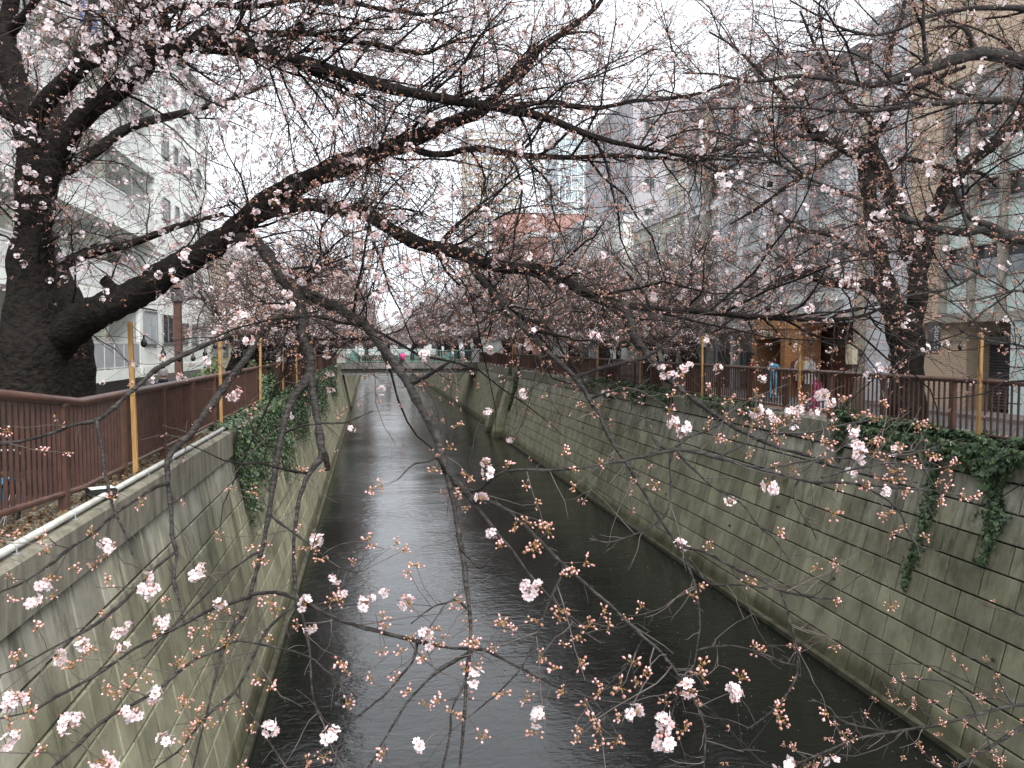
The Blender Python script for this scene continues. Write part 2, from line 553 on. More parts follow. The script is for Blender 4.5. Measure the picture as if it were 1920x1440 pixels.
mt['bridge'] = MAT('bridge_concrete', (0.20, 0.195, 0.18), 0.9, (0.10, 0.10, 0.09), 1.2, 6, stretch=(1, 1, 0.4))
mt['palestone'] = MAT('pale_stone', (0.5, 0.5, 0.48), 0.85, (0.4, 0.4, 0.38), 2, 4)
mt['pink'] = MAT('pink_fabric', (0.70, 0.06, 0.26), 0.7, (0.55, 0.04, 0.20), 8, 3)
mt['paper'] = MAT('paper', (0.78, 0.78, 0.76), 0.7, (0.7, 0.7, 0.68), 4, 2)
mt['ink'] = MAT('ink', (0.02, 0.02, 0.025), 0.7)
mt['awning'] = MAT('black_awning', (0.03, 0.03, 0.034), 0.8, (0.02, 0.02, 0.023), 4, 3)
mt['banner'] = MAT('cream_banner', (0.66, 0.62, 0.46), 0.8, (0.58, 0.54, 0.40), 3, 3)
mt['navy'] = MAT('navy_cloth', (0.022, 0.026, 0.042), 0.9, (0.014, 0.017, 0.03), 9, 4)
mt['maroon'] = MAT('maroon_cloth', (0.24, 0.025, 0.035), 0.8, (0.16, 0.016, 0.024), 9, 4)
mt['sky_cloth'] = MAT('light_blue_cloth', (0.12, 0.36, 0.52), 0.8, (0.08, 0.28, 0.42), 9, 4)
mt['jeans'] = MAT('jeans', (0.05, 0.08, 0.16), 0.9, (0.035, 0.055, 0.12), 12, 4)
mt['skin'] = MAT('skin', (0.58, 0.36, 0.26), 0.55, (0.50, 0.30, 0.21), 12, 3)
mt['greyhair'] = MAT('grey_hair', (0.30, 0.29, 0.28), 0.8, (0.16, 0.155, 0.15), 40, 4)
mt['darkhair'] = MAT('dark_hair', (0.02, 0.016, 0.014), 0.7, (0.012, 0.01, 0.009), 40, 4)
mt['ochre'] = MAT('ochre_cloth', (0.50, 0.27, 0.06), 0.9)
mt['whitecloth'] = MAT('white_cloth', (0.62, 0.60, 0.57), 0.9)
mt['browncloth'] = MAT('brown_cloth', (0.20, 0.11, 0.08), 0.9)
mt['rubber'] = MAT('rubber', (0.015, 0.015, 0.015), 0.8)
mt['bluepaint'] = MAT('blue_enamel', (0.04, 0.24, 0.45), 0.3, spec=0.5)
mt['towerwin'] = MAT('tower_window_hazed', (0.42, 0.46, 0.52), 0.3, (0.35, 0.39, 0.46), 0.2, 2)  # pale blue-grey: distance haze put into the pane colour
mt['slate'] = MAT('slate_haze_grey', (0.36, 0.35, 0.37), 0.7, (0.30, 0.29, 0.31), 0.5, 4)  # grey lightened to carry the haze over the office block
mt['hazedbrick'] = MAT('hazed_red_wall', (0.36, 0.21, 0.18), 0.8, (0.30, 0.17, 0.15), 0.5, 4)  # maroon paled towards pink, haze painted into the wall colour
mt['towerglass'] = MAT('tower_glass', (0.40, 0.47, 0.50), 0.25, (0.30, 0.37, 0.41), 0.3, 2, spec=0.6)
mt['towercream'] = MAT('tower_cream_hazed', (0.68, 0.62, 0.50), 0.8, (0.62, 0.56, 0.45), 0.4, 3)  # cream lightened in place of the air between, no haze volume

# ================================================================== THE SETTING
COP = 5.10                    # top of the coping
STREET = 4.84                 # street level behind it
FACE_TOP = 4.52               # where the stone face ends under the coping
LW0, LW1 = -2.17, -2.98       # left face: x at the water, x under the coping
RW0, RW1 = 9.73, 10.92        # right face
FAR = 250.0

w = MB()
w.box(LW0 - 3, RW0 + 3, -8, FAR, -0.4, 0.0)
tag(w.build('water', mt['water']), kind='structure')

g = MB()
g.poly([(-1500, -60, STREET), (-3.35, -60, STREET), (-3.35, 2500, STREET), (-1500, 2500, STREET)], [(0, 1, 2, 3)])
tag(g.build('street_left', mt['paving']), kind='structure')
g = MB()
g.poly([(11.3, -60, STREET), (1500, -60, STREET), (1500, 2500, STREET), (11.3, 2500, STREET)], [(0, 1, 2, 3)])
tag(g.build('street_right', mt['asphalt']), kind='structure')
g = MB()
g.poly([(-3.4, FAR, STREET - .004), (11.4, FAR, STREET - .004), (11.4, 2500, STREET - .004), (-3.4, 2500, STREET - .004)], [(0, 1, 2, 3)])
g.poly([(-3.4, FAR, STREET - .004), (11.4, FAR, STREET - .004), (11.4, FAR, -1), (-3.4, FAR, -1)], [(0, 3, 2, 1)])
tag(g.build('ground_far', mt['soil']), kind='structure')
# right street: kerb strip of red paving, white edge line, footway along the shops
g = MB(); g.box(12.9, 14.1, -20, 140, STREET - .2, STREET + .004)
tag(g.build('red_pavement', mt['redpave']), kind='structure')
g = MB()
g.box(12.72, 12.87, -20, 140, STREET - .1, STREET + .006)
g.box(14.13, 14.25, -20, 140, STREET - .1, STREET + .006)
tag(g.build('road_markings', mt['whiteline']), kind='structure')
g = MB(); g.box(16.6, 18.0, -20, 23.5, STREET - .2, STREET + .11)
tag(g.build('footway', mt['paving']), kind='structure')
# left: planting strip between fence and path, with a stone kerb
g = MB(); g.box(-5.9, -3.5, -10, 140, STREET - .2, STREET + .05)
tag(g.build('planting_strip', mt['soil']), kind='structure')
g = MB(); g.box(-6.05, -5.9, -10, 140, STREET - .2, STREET + .12)
tag(g.build('kerb', mt['palestone']), kind='structure')
g = MB(); g.box(11.35, 12.7, -10, 140, STREET - .2, STREET + .05)
tag(g.build('planting_strip_right', mt['soil']), kind='structure')

# ------------------------------------------------------------------ retaining walls of precast blocks
def block_mesh(L, H, name):
    g_, t, c = 0.010, 0.16, 0.014
    x0, x1, z0, z1 = -L / 2 + g_, L / 2 - g_, -H / 2 + g_ * 1.3, H / 2 - g_ * 1.3
    m = MB()
    # front faces +y (towards the canal); chamfered edge
    m.poly([(x0, -t, z0), (x1, -t, z0), (x1, -t, z1), (x0, -t, z1),
            (x0, -c, z0), (x1, -c, z0), (x1, -c, z1), (x0, -c, z1),
            (x0 + c, 0, z0 + c), (x1 - c, 0, z0 + c), (x1 - c, 0, z1 - c), (x0 + c, 0, z1 - c)],
           [(0, 1, 5, 4), (1, 2, 6, 5), (2, 3, 7, 6), (3, 0, 4, 7), (4, 5, 9, 8), (5, 6, 10, 9), (6, 7, 11, 10), (7, 4, 8, 11), (8, 9, 10, 11)])
    return m.mesh(name, mt['wall'])

def retaining_wall(name, label, xb, xt, sgn, y0, y1, yparts, L, H=0.5):
    """sgn +1: face looks towards +x (left bank), -1: towards -x (right bank)"""
    root = empty(name, (xb, y0, 0), label, 'wall')
    slope = math.atan2(abs(xt - xb), FACE_TOP)
    run = math.hypot(xt - xb, FACE_TOP)
    nc = int(round(run / H)); H = run / nc
    # the mass behind the blocks: its face shows only in the joints
    b = MB()
    k = 0.035 * -sgn
    b.prism([(xb + k, -0.5), (xt + k, FACE_TOP), (xt - sgn * 1.2, FACE_TOP), (xt - sgn * 1.2, -0.5)], y0, y1)
    bo = b.build('core', mt['joint'], root)
    bo.location = (-xb, -y0, 0)
    # coping beam with a shadow groove under it
    b = MB()
    fx = xt + sgn * 0.06
    b.prism([(fx, FACE_TOP + 0.03), (fx, COP - 0.035), (fx - sgn * 0.035, COP), (xt - sgn * 0.62, COP), (xt - sgn * 0.62, FACE_TOP + 0.03)], y0, y1)
    o = b.build('coping', mt['coping'], root); o.location = (-xb, -y0, 0)
    b = MB()
    b.prism([(xb + sgn * 0.14, -0.3), (xb + sgn * 0.12, 0.10), (xb + sgn * 0.02, 0.13), (xb - sgn * .3, -0.3)], y0, y1)
    o = b.build('footing', mt['footing'], root); o.location = (-xb, -y0, 0)
    me = block_mesh(L, H, 'block')
    rs = random.Random(5)
    rest = []
    rows = []
    for r in range(nc):
        s = (r + 0.5) * H
        off = (r % 2) * L * 0.5 + rs.uniform(-.06, .06)
        y = y0 + off - L / 2
        while y < y1:
            rows.append((y + L / 2, s))
            y += L
    rows = [q for q in rows if q[0] > y0 - L * .5]
    rows.sort()
    rot = (Matrix.Rotation(-math.pi / 2 if sgn > 0 else math.pi / 2, 4, 'Z') @ Matrix.Rotation(slope, 4, 'X'))
    n = 0
    Vr, Fr = [], []
    tv = np.array([v.co[:] for v in me.vertices]); tf = [tuple(p.vertices) for p in me.polygons]
    for (yc, s) in rows:
        push = rs.uniform(-0.005, 0.006)
        px = xb + (xt - xb) * s / run + sgn * push - xb
        Mx = Matrix.Translation((px, yc - y0, FACE_TOP * s / run)) @ rot
        if n < 300 and yc > yparts[0] and yc < yparts[1]:
            o = link('block', me, root)
            o.matrix_local = Mx
            n += 1
        elif yc > y0 + .3:
            A = np.array(Mx)
            b_ = len(Vr) * len(tv)
            Vr.append(tv @ A[:3, :3].T + A[:3, 3])
            Fr += [tuple(b_ + i for i in f) for f in tf]
    if Vr:
        m = bpy.data.meshes.new('far_blocks')
        m.from_pydata(np.concatenate(Vr).tolist(), [], Fr)
        m.materials.append(mt['wall']); m.update()
        tag(link('far_blocks', m, root), kind='stuff')
    return root

retaining_wall('canal_wall', 'left retaining wall of pale streaked concrete blocks below the brown railing and white pipe', LW0, LW1, 1, 3.0, 110.0, (3.4, 40), 0.80)
retaining_wall('canal_wall', 'right retaining wall of mossy olive concrete blocks rising from the water', RW0, RW1, -1, 6.0, 57.5, (9.0, 40), 0.80)
# beyond the piers the right wall runs on in plain cast concrete
o = empty('canal_wall', (RW0, 66, 0), 'far right retaining wall of plain streaked concrete running under the bridge', 'wall')
b = MB(); b.prism([(RW0 + .1, -.5), (RW1 + .05, FACE_TOP), (RW1 + 1.2, FACE_TOP), (RW1 + 1.2, -.5)], 57.4, FAR)
q = b.build('face', mt['wall'], o); q.location = (-RW0, -66, 0)
b = MB(); b.box(RW1 - .02, RW1 + .6, 57.4, FAR, FACE_TOP + .03, COP)
q = b.build('coping', mt['coping'], o); q.location = (-RW0, -66, 0)
o = empty('canal_wall', (LW0, 120, 0), 'far left retaining wall of plain concrete beyond the bridge', 'wall')
b = MB(); b.prism([(LW0 - .1, -.5), (LW1 - .05, FACE_TOP), (LW1 - 1.2, FACE_TOP), (LW1 - 1.2, -.5)], 110, FAR)
q = b.build('face', mt['wall'], o); q.location = (-LW0, -120, 0)
b = MB(); b.box(LW1 - .6, LW1 + .02, 110, FAR, FACE_TOP + .03, COP)
q = b.build('coping', mt['coping'], o); q.location = (-LW0, -120, 0)
# weep holes with short drain stubs in the near right wall
rsw = random.Random(9)
RWALL = [o for o in bpy.data.objects if o.get('label', '').startswith('right retaining wall')][0]
for k in range(14):
    y = 11 + k * 2.4 + rsw.uniform(-.3, .3); z = (1.7, 2.75)[k % 2] + rsw.uniform(-.05, .05)
    x = RW0 + (RW1 - RW0) * z / FACE_TOP
    m = MB(); m.tube([(x + .05, y, z + .01), (x - .045, y, z - .01)], .034, 9); o = m.build('drain_stub', mt['footing'], RWALL); o.location = (-RW0, -6.0, 0)
# two concrete piers where the near right wall ends
for i, (ya, lab) in enumerate(((57.6, 'nearer concrete pier with hanging ivy at the end of the block wall'), (61.5, 'farther concrete pier with hanging ivy beyond the block wall'))):
    p = empty('wall_pier', (RW0, ya, 0), lab, 'pier', 'piers on the right canal wall')
    b = MB(); b.prism([(RW0 - .75, -.4), (RW1 - .55, FACE_TOP - .25), (RW1 + .4, FACE_TOP - .25), (RW0 + .6, -.4)], 0, 1.5)
    q = b.build('shaft', mt['wall'], p); q.location = (-RW0, 0, 0)
    b = MB(); b.box(-RW0 + RW0 + (RW1 - RW0) - .62, RW1 - RW0 + .5, -.06, 1.56, FACE_TOP - .25, FACE_TOP - .02)
    b.build('cap', mt['coping'], p)

# ------------------------------------------------------------------ railings
def fence(name, label, X, y0, y1, zfun, step, sgn, gap_rail=True):
    root = empty(name, (X, y0, COP), label, 'fence')
    # posts every 2.05 m
    pm = MB(); pm.box(-.045, .045, -.05, .05, 0, 1.0); pm.box(-.055, .055, -.06, .06, 1.0, 1.03)
    pme = pm.mesh('post', mt['rail'])
    y = y0
    while y <= y1:
        h = zfun(y) - COP - .03
        o = link('post', pme, root, (0, y - y0, 0)); o.scale = (1, 1, h / 1.03)
        f = MB()
        y += 2.05
    # top rail and bottom rail
    ys = [y0 - .02] + [v for v in (9.6,) if y0 < v < y1 and zfun(y0) != zfun(9.6)] + list(np.arange(max(y0, 10) + 2, y1, 6)) + [y1]
    t = MB(); t.tube([(0, v - y0, zfun(v) - COP) for v in ys], 0.052, 12)
    t.build('top_rail', mt['rail'], root, smooth=True)
    t = MB(); t.tube([(0, v - y0, (zfun(v) - 6.25) * .6 + .16) for v in ys], 0.036, 10)
    t.build('bottom_rail', mt['rail'], root, smooth=True)
    bm_ = MB(); bm_.box(-.016, .016, -.012, .012, 0, 1)
    bme = bm_.mesh('picket', mt['picket'])
    n = 0
    far = MB()
    y = y0 + step
    while y < y1:
        if ((y - y0) % 2.05) > .07 and ((y - y0) % 2.05) < 1.98:
            z0 = (zfun(y) - 6.25) * .6 + .17; z1 = zfun(y) - COP - .02
            if n < 300:
                o = link('picket', bme, root, (0, y - y0, z0)); o.scale = (1, 1, z1 - z0)
                n += 1
            else:
                far.box(-.016, .016, y - y0 - .012, y - y0 + .012, z0, z1)
        y += step
    if far.v:
        tag(far.build('far_pickets', mt['picket'], root), kind='stuff')
    return root

def zl(y):
    return 6.25 if y > 9.6 else 6.25 + (9.6 - y) / 2.6 * 0.28
fence('railing', 'brown metal railing along the left bank beside the big cherry trunk', -3.30, 5.0, 78, zl, 0.125, 1)
fence('railing', 'brown metal railing along the right bank in front of the shops', 11.12, 5.0, 82, lambda y: 6.24, 0.148, -1)

# timber stakes tied to the railings, and the lamp strings they carry
ORD = ['nearest the camera', 'second from the camera', 'third from the camera', 'fourth from the camera', 'fifth from the camera', 'sixth from the camera', 'seventh from the camera', 'eighth from the camera']
def stakes(X, ys, side, sg):
    tops = []
    for i, y in enumerate(ys):
        h = 2.12 + 0.07 * math.sin(i * 2.3 + X)
        b = MB(); s = .029
        b.box(-s, s, -s, s, 0, h - .02)
        b.poly([(-s, -s, h - .02), (s, -s, h - .02), (s, s, h - .02), (-s, s, h - .02), (-s + .006, -s + .006, h), (s - .006, -s + .006, h), (s - .006, s - .006, h), (-s + .006, s - .006, h)],
               [(4, 5, 6, 7), (0, 1, 5, 4), (1, 2, 6, 5), (2, 3, 7, 6), (3, 0, 4, 7)])
        root = empty('timber_stake', (X, y, COP), 'raw timber stake tied to the %s railing, %s' % (side, ORD[i]), 'stake', 'timber stakes tied to the railings')
        b.build('pole', mt['stake'], root)
        t = MB()
        for zz in (1.10, 1.135):
            t.tube([(.034 * math.cos(a) - sg * .0, .034 * math.sin(a), zz + .004 * a) for a in np.linspace(0, 6.6, 12)], .004, 4)
        t.tube([(0, 0, 1.12), (-sg * .14, .0, 1.12)], .005, 4)
        t.build('wire_tie', mt['black'], root)
        root.rotation_euler = (0.012 * math.sin(i * 3), 0.014 * math.cos(i * 5 + X), i)
        root.rotation_euler[2] = 0
        tops.append((X, y, COP + h - .06))
    # lamp strings sagging from stake to stake
    for i in range(len(tops) - 1):
        a, c = np.array(tops[i]), np.array(tops[i + 1])
        root = empty('lamp_string', a, 'black cable with small lamps strung along the %s bank, span %s' % (side, ORD[i]), 'string lights', 'lamp strings')
        pts = []
        for k in range(13):
            u = k / 12
            p = a + (c - a) * u - a
            p[2] -= 0.35 * 4 * u * (1 - u) * (1 + .2 * math.sin(i))
            pts.append(p)
        t = MB(); t.tube(pts, .006, 4); t.build('cable', mt['black'], root)
        for k in (1, 3, 5, 7, 9, 11):
            p = pts[k]
            m = MB(); m.lathe([(.012, 0), (.014, -.05), (.042, -.10), (.045, -.14), (.018, -.175)], p, 8)
            m.build('lamp', mt['black'], root, smooth=False)
stakes(-3.19, [yfor(250, -3.19), yfor(413, -3.19), yfor(487, -3.19), yfor(530, -3.19), 35.0, 41, 47.2], 'left', -1)
stakes(11.0, [yfor(1838, 11), yfor(1500, 11), yfor(1317, 11), yfor(1200, 11), yfor(1120, 11), yfor(1062, 11), yfor(1017, 11), 60], 'right', 1)
# an extra span that runs on towards the camera on each bank
# white conduit on the left coping, with saddle clips
root = empty('conduit_pipe', (-3.06, 5.0, COP), 'white conduit pipe clipped along the top of the left canal wall', 'pipe')
t = MB(); t.tube([(0, -0.6, .065), (0.0, 3, .06), (.005, 7, .062), (0, 12.6, .06)], .036, 12); t.build('tube', mt['pipe'], root, smooth=True)
for k in range(9):
    m = MB(); y = .9 + k * 1.35
    m.tube([(-.045, y, .0), (-.04, y, .07), (0, y, .102), (.04, y, .07), (.045, y, .0)], .008, 5)
    m.box(-.075, .075, y - .02, y + .02, 0.001, .012)
    m.build('clip', mt['steel'], root)
# flood lamps lying on the copings
def flood(loc, rz, lab):
    r_ = empty('flood_lamp', loc, lab, 'lamp', 'flood lamps on the copings')
    m = MB(); m.box(-.15, .15, -.11, .11, .06, .12); m.box(-.13, .13, -.09, .09, .12, .135); m.build('housing', mt['black'], r_)
    m = MB(); m.box(-.125, .125, -.085, .085, .1355, .141); m.build('lens', mt['paper'], r_)
    m = MB(); m.box(-.165, -.152, -.02, .02, 0, .1); m.box(.152, .165, -.02, .02, 0, .1); m.box(-.165, .165, -.02, .02, 0.001, .012); m.build('bracket', mt['black'], r_)
    r_.rotation_euler = (0, 0, rz)
flood((-3.12, yfor(187, -3.1), COP), .5, 'black flood lamp lying on the left coping beside the white pipe')
flood((11.02, yfor(1632, 11), COP), -.3, 'black flood lamp lying on the right coping among the ivy')
# steel rungs on the left wall at the edge of the view
for i, z in enumerate((4.15, 3.62, 3.1)):
    r_ = empty('ladder_rung', (LW0 + (LW1 - LW0) * z / FACE_TOP, 5.35, z), 'white steel rung fixed in the left wall, %s of three' % ('uppermost', 'middle', 'lowest')[i], 'rung', 'ladder rungs in the left wall')
    m = MB(); m.tube([(-.06, -.2, 0), (.12, -.2, 0), (.14, -.18, 0), (.14, .18, 0), (.12, .2, 0), (-.06, .2, 0)], .016, 8); m.build('bar', mt['pipe'], r_, smooth=True)
    m = MB(); m.box(-.035, .012, -.24, -.16, -.03, .03); m.box(-.035, .012, .16, .24, -.03, .03); m.build('anchor', mt['steel'], r_)

# ------------------------------------------------------------------ the footbridge across the canal
br = empty('bridge', (4, 80, COP), 'low concrete bridge with teal railing crossing the canal in the distance', 'bridge')
m = MB(); m.box(-8.2, 8.2, 0, 5, -.75, -.12); m.build('deck', mt['bridge'], br)
m = MB(); m.box(-8.2, 8.2, -.18, -.004, -.55, .06); m.build('parapet_beam', mt['bridge'], br)
m = MB(); m.box(-7.0, 7.0, .3, .8, -1.15, -.752); m.box(-7.0, 7.0, 3.9, 4.4, -1.15, -.752); m.build('girder', mt['palestone'], br)
for x0 in (-7.75, 6.35):
    m = MB(); m.box(x0, x0 + 1.2, -.24, .3, .062, 1.35); m.box(x0 - .06, x0 + 1.26, -.3, .36, 1.35, 1.5); m.build('end_pier', mt['palestone'], br)
m = MB(); m.tube([(-6.5, -.09, 1.28), (6.3, -.09, 1.28)], .06, 8); m.build('hand_rail', mt['teal'], br)
m = MB(); m.box(-6.5, 6.3, -.11, -.07, .16, .22); m.build('foot_rail', mt['teal'], br)
pm = MB(); pm.box(-.045, .045, -.045, .045, 0, 1.2); pme = pm.mesh('post', mt['teal'])
bm_ = MB(); bm_.box(-.012, .012, -.012, .012, .22, 1.22); bme = bm_.mesh('baluster', mt['teal'])
pn = MB(); pn.box(-.36, .36, -.015, .015, .32, 1.12); pne = pn.mesh('panel', mt['teal'])
for k in range(9):
    x = -6.5 + k * 1.6
    link('post', pme, br, (x, -.09, .06))
    if k < 8:
        for j in range(1, 10):
            link('baluster', bme, br, (x + j * .16, -.09, .0))
        if k in (0, 3, 6):
            link('panel', pne, br, (x + .8, -.14, 0))
r_ = empty('pink_lantern', (3.15, 79.6, COP), 'bright pink paper lantern hanging on the distant teal bridge railing', 'lantern')
m = MB(); m.lathe([(.12, .3), (.24, .38), (.29, .6), (.29, .75), (.24, .95), (.12, 1.02)], (0, 0, 0), 12); m.build('shade', mt['pink'], r_, smooth=True)
m = MB(); m.lathe([(.12, 1.021), (.13, 1.07)], (0, 0, 0), 12); m.tube([(0, 0, 1.07), (0, .2, 1.27)], .01, 4); m.build('cap', mt['ink'], r_)

# ------------------------------------------------------------------ buildings
def win(parent, face, u0, u1, z0, z1, x, mats=('frame', 'glass'), bars=1, depth=.07):
    """window on a plane; face 'X+','X-' (plane x) or 'Y-' (plane y=x); u along the wall"""
    m = MB(); t = .055
    def bx(mb, a, c, z, zz, d0, d1):
        if face == 'X+': mb.box(x + d0, x + d1, a, c, z, zz)
        elif face == 'X-': mb.box(x - d1, x - d0, a, c, z, zz)
        else: mb.box(a, c, x - d1, x - d0, z, zz)
    bx(m, u0, u0 + t, z0, z1, 0.004, depth); bx(m, u1 - t, u1, z0, z1, 0.004, depth)
    bx(m, u0 + t, u1 - t, z1 - t, z1, 0.004, depth); bx(m, u0 + t, u1 - t, z0, z0 + t, 0.004, depth + .03)
    for k in range(bars):
        c = u0 + (u1 - u0) * (k + 1) / (bars + 1)
        bx(m, c - .02, c + .02, z0 + t, z1 - t, .004, depth - .015)
    f = m.build('window', mt[mats[0]], parent)
    g_ = MB(); bx(g_, u0 + t, u1 - t, z0 + t, z1 - t, .004, .03)
    g_.build('pane', mt[mats[1]], f)
    return f

E = EYE
# ---- left: white apartment block with long balconies
ap = empty('apartment_block', (0, 0, 0), 'white apartment block with long slatted balconies behind the big left cherry tree', 'building')
FX, BX, Y0A, Y1A = -10.0, -11.5, 8.0, 52.0
m = MB()
m.box(-24, BX, Y0A, 39.6, STREET, E + 15.2)
m.box(-24, FX - .03, 39.6, Y1A, E - 1.36, E + 15.2)
m.box(-24, FX - .6, 39.61, Y1A - .3, STREET, E - 1.37)
m.box(BX + .002, FX - .04, 36.7, 39.598, E - 1.36, E + 2.14 - .5)
m.build('wall', mt['white'], ap)
m = MB(); m.box(-11.2, FX - .5, Y0A, 36.7, STREET, E - 1.40); m.build('shaded_gap', mt['darkgrey'], ap)  # dark box painted in for the shadow gap below the base band
for k in range(6):
    zt = E - .95 + 3.1 * k
    yend = 36.7 if k == 0 else 39.6
    m = MB(); m.box(BX + .003, FX, Y0A, yend, zt - .44, zt); m.build('balcony_slab', mt['white'], ap)
    if k == 0:
        m = MB(); m.box(FX - .025, FX + .02, 36.7, Y1A + .02, zt - .44, zt); m.build('base_band', mt['white'], ap)
    if k == 5:
        continue
    ye = yend - .1
    # railing: top rail, foot rail and close vertical bars; frosted panels on the ground floor
    rl = MB()
    if k == 0:
        y = Y0A
        fr = MB()
        while y < ye:
            y2 = min(y + 1.2, ye)
            fr.box(FX - .06, FX - .045, y + .02, y2 - .02, zt + .10, zt + 1.02)
            rl.box(FX - .075, FX - .03, y - .02, y + .02, zt, zt + 1.08)
            y += 1.2
        fr.build('frosted_panel', mt['frost'], ap)
    else:
        y = Y0A
        while y < ye:
            rl.box(FX - .07, FX - .045, y - .022, y + .022, zt + .08, zt + 1.04)
            y += .115
    rl.box(FX - .085, FX - .03, Y0A, ye, zt + 1.04, zt + 1.10)
    rl.box(FX - .08, FX - .035, Y0A, ye, zt + .06, zt + .10)
    rl.build('railing', mt['whitemetal'], ap)
    # posts, room dividers, sliding doors
    for j, yp in enumerate(np.arange(11.6, ye, 3.52)):
        p = MB(); p.box(FX - .13, FX - .09, yp - .04, yp + .04, zt, zt + 2.655); p.build('post', mt['steel'], ap)
        if j % 2 == 0:
            p = MB(); p.box(BX + .004, FX - .2, yp + .1, yp + .14, zt + .05, zt + 2.2); p.build('divider', mt['palegreen'], ap)
        if yp + 2.9 < yend:
            win(ap, 'X+', yp + .55, yp + 2.5, zt + .05, zt + 2.05, BX, ('frame', 'glass' if (j + k) % 3 else 'paleglass'))
            p = MB(); p.box(BX + .003, BX + .02, yp + 2.62, yp + 3.4, zt + .3, zt + 1.9); p.build('wall_panel', mt['palegreen'], ap)
    for (ya, yb, za, zb) in ((41.0, 42.3, 1.0, 2.1), (43.4, 44.2, 1.2, 2.1), (45.4, 47.2, 1.0, 2.1), (48.6, 49.8, 1.1, 2.1)):
        if k > 0:
            win(ap, 'X+', ya, yb, zt + za, zt + zb, FX - .03)
for (ya, yb, za, zb, br_) in ((37.2, 39.4, .05, 1.6, 1), (40.4, 43.6, .1, 1.55, 2), (44.2, 45.8, .12, 1.2, 1), (46.6, 48.2, .12, 1.2, 1), (49.1, 50.6, .12, 1.2, 1)):
    win(ap, 'X+', ya, yb, E + za, E + zb, FX - .03, ('frame', 'paleglass' if ya < 40 or ya > 46 else 'glass'), br_)
m = MB(); m.box(-24.3, FX + .3, Y0A, Y1A + .2, E + 15.2, E + 15.6); m.build('roof', mt['greywall'], ap)
m = MB(); m.box(FX + .004, FX + .02, 30.2, 32.0, E + 11.42, E + 12.5); m.box(FX + .02, FX + .028, 30.2, 32.0, E + 12.44, E + 12.5)
bs = m.build('blue_sheet', mt['blue']); tag(bs, 'bright blue sheet tied to a high balcony railing of the white block', 'sheet')

def block(name, label, x0, x1, y0, y1, z1, wall, rows=0, colsX=0, colsY=0, side='X-', mats=('frame', 'glass'), wz=(.9, 2.2), fh=3.1, zbase=3.6, wfrac=.55, roof='greywall', parapet=.5, band=None):
    """a plain building: walls, roof slab, floor bands and a grid of windows on the canal face and the face towards the camera"""
    r_ = empty(name, (0, 0, 0), label, 'building')
    m = MB(); m.box(x0, x1, y0, y1, STREET - .3, z1); m.build('wall', mt[wall], r_)
    m = MB(); m.box(x0 - .12, x1 + .12, y0 - .12, y1 + .12, z1, z1 + parapet); m.build('roof', mt[roof], r_)
    xf = x0 if side == 'X-' else x1
    for k in range(rows):
        zb = STREET + zbase + k * fh
        if zb + wz[1] > z1 - .1: break
        if band:
            m = MB()
            if side == 'X-': m.box(xf - .05, xf - .003, y0, y1, zb + .1, zb + .4)
            else: m.box(xf + .003, xf + .05, y0, y1, zb + .1, zb + .4)
            m.box(x0, x1, y0 - .05, y0 - .003, zb + .1, zb + .4)
            m.build('floor_band', mt[band], r_)
        for j in range(colsX):
            c = y0 + (y1 - y0) * (j + .5) / colsX; hw = (y1 - y0) / colsX * wfrac / 2
            win(r_, side, c - hw, c + hw, zb + wz[0], zb + wz[1], xf, mats)
        for j in range(colsY):
            c = x0 + (x1 - x0) * (j + .5) / colsY; hw = (x1 - x0) / colsY * wfrac / 2
            win(r_, 'Y-', c - hw, c + hw, zb + wz[0], zb + wz[1], y0, mats)
    return r_

block('house', 'cream rendered house just beyond the white apartment block', -24, -10.6, 54.5, 70, E + 6.5, 'cream', 4, 4, 4, 'X+', zbase=.4)
block('house', 'grey house behind the far left cherry trees', -26, -11.5, 73, 92, E + 8, 'greywall', 3, 5, 3, 'X+', zbase=.6)
block('house', 'pale house at the far end of the left bank', -28, -11.5, 96, 125, E + 10, 'white', 4, 6, 3, 'X+', zbase=.6)
block('house', 'brown brick house farthest along the left bank', -30, -9, 130, 170, E + 12, 'redbrick', 4, 8, 4, 'X+', zbase=.6)

# ---- right: beige tiled building with a grid of pale panels
RX = 18.0
bt = empty('tiled_building', (RX, 15, STREET), 'beige tiled building with a grid of mint panels and windows, right edge', 'building')
bt.location = (0, 0, 0)
YA, YB = 2.0, 23.6
m = MB()
m.box(RX + .5, RX + 12, YA, YB, E + .9, E + 15)                  # body behind the grid
m.box(RX, RX + .5, 22.05, YB, E + .75, E + 8.15)                 # tiled corner pier
m.box(RX - .12, RX + 12, YA, YB + .05, E + 8.2, E + 15.01)       # tiled top storeys
m.box(RX + .45, RX + 8, 21.4, YB - .02, STREET, E + .9)
m.build('wall', mt['tile'], bt)
m = MB(); m.box(RX + 2.2, RX + 12, YA, 21.4, STREET, E + .9); m.build('back_wall', mt['darkgrey'], bt)
m = MB(); m.box(RX - .1, RX + 2.4, YA, 22.05, E + .72, E + .98); m.build('lintel', mt['mullion'], bt)
m = MB(); m.box(RX - .06, RX + .5, YA, 22.05, E + 8.02, E + 8.198); m.build('head_beam', mt['mullion'], bt)
rowsz = [('panel', .985, 2.05), ('win', 2.12, 3.0), ('panel', 3.05, 4.2), ('win', 4.25, 4.92), ('panel', 4.97, 6.1), ('win', 6.15, 6.85), ('panel', 6.9, 8.015)]
ymull = list(np.arange(22.0, 8.0, -1.16))
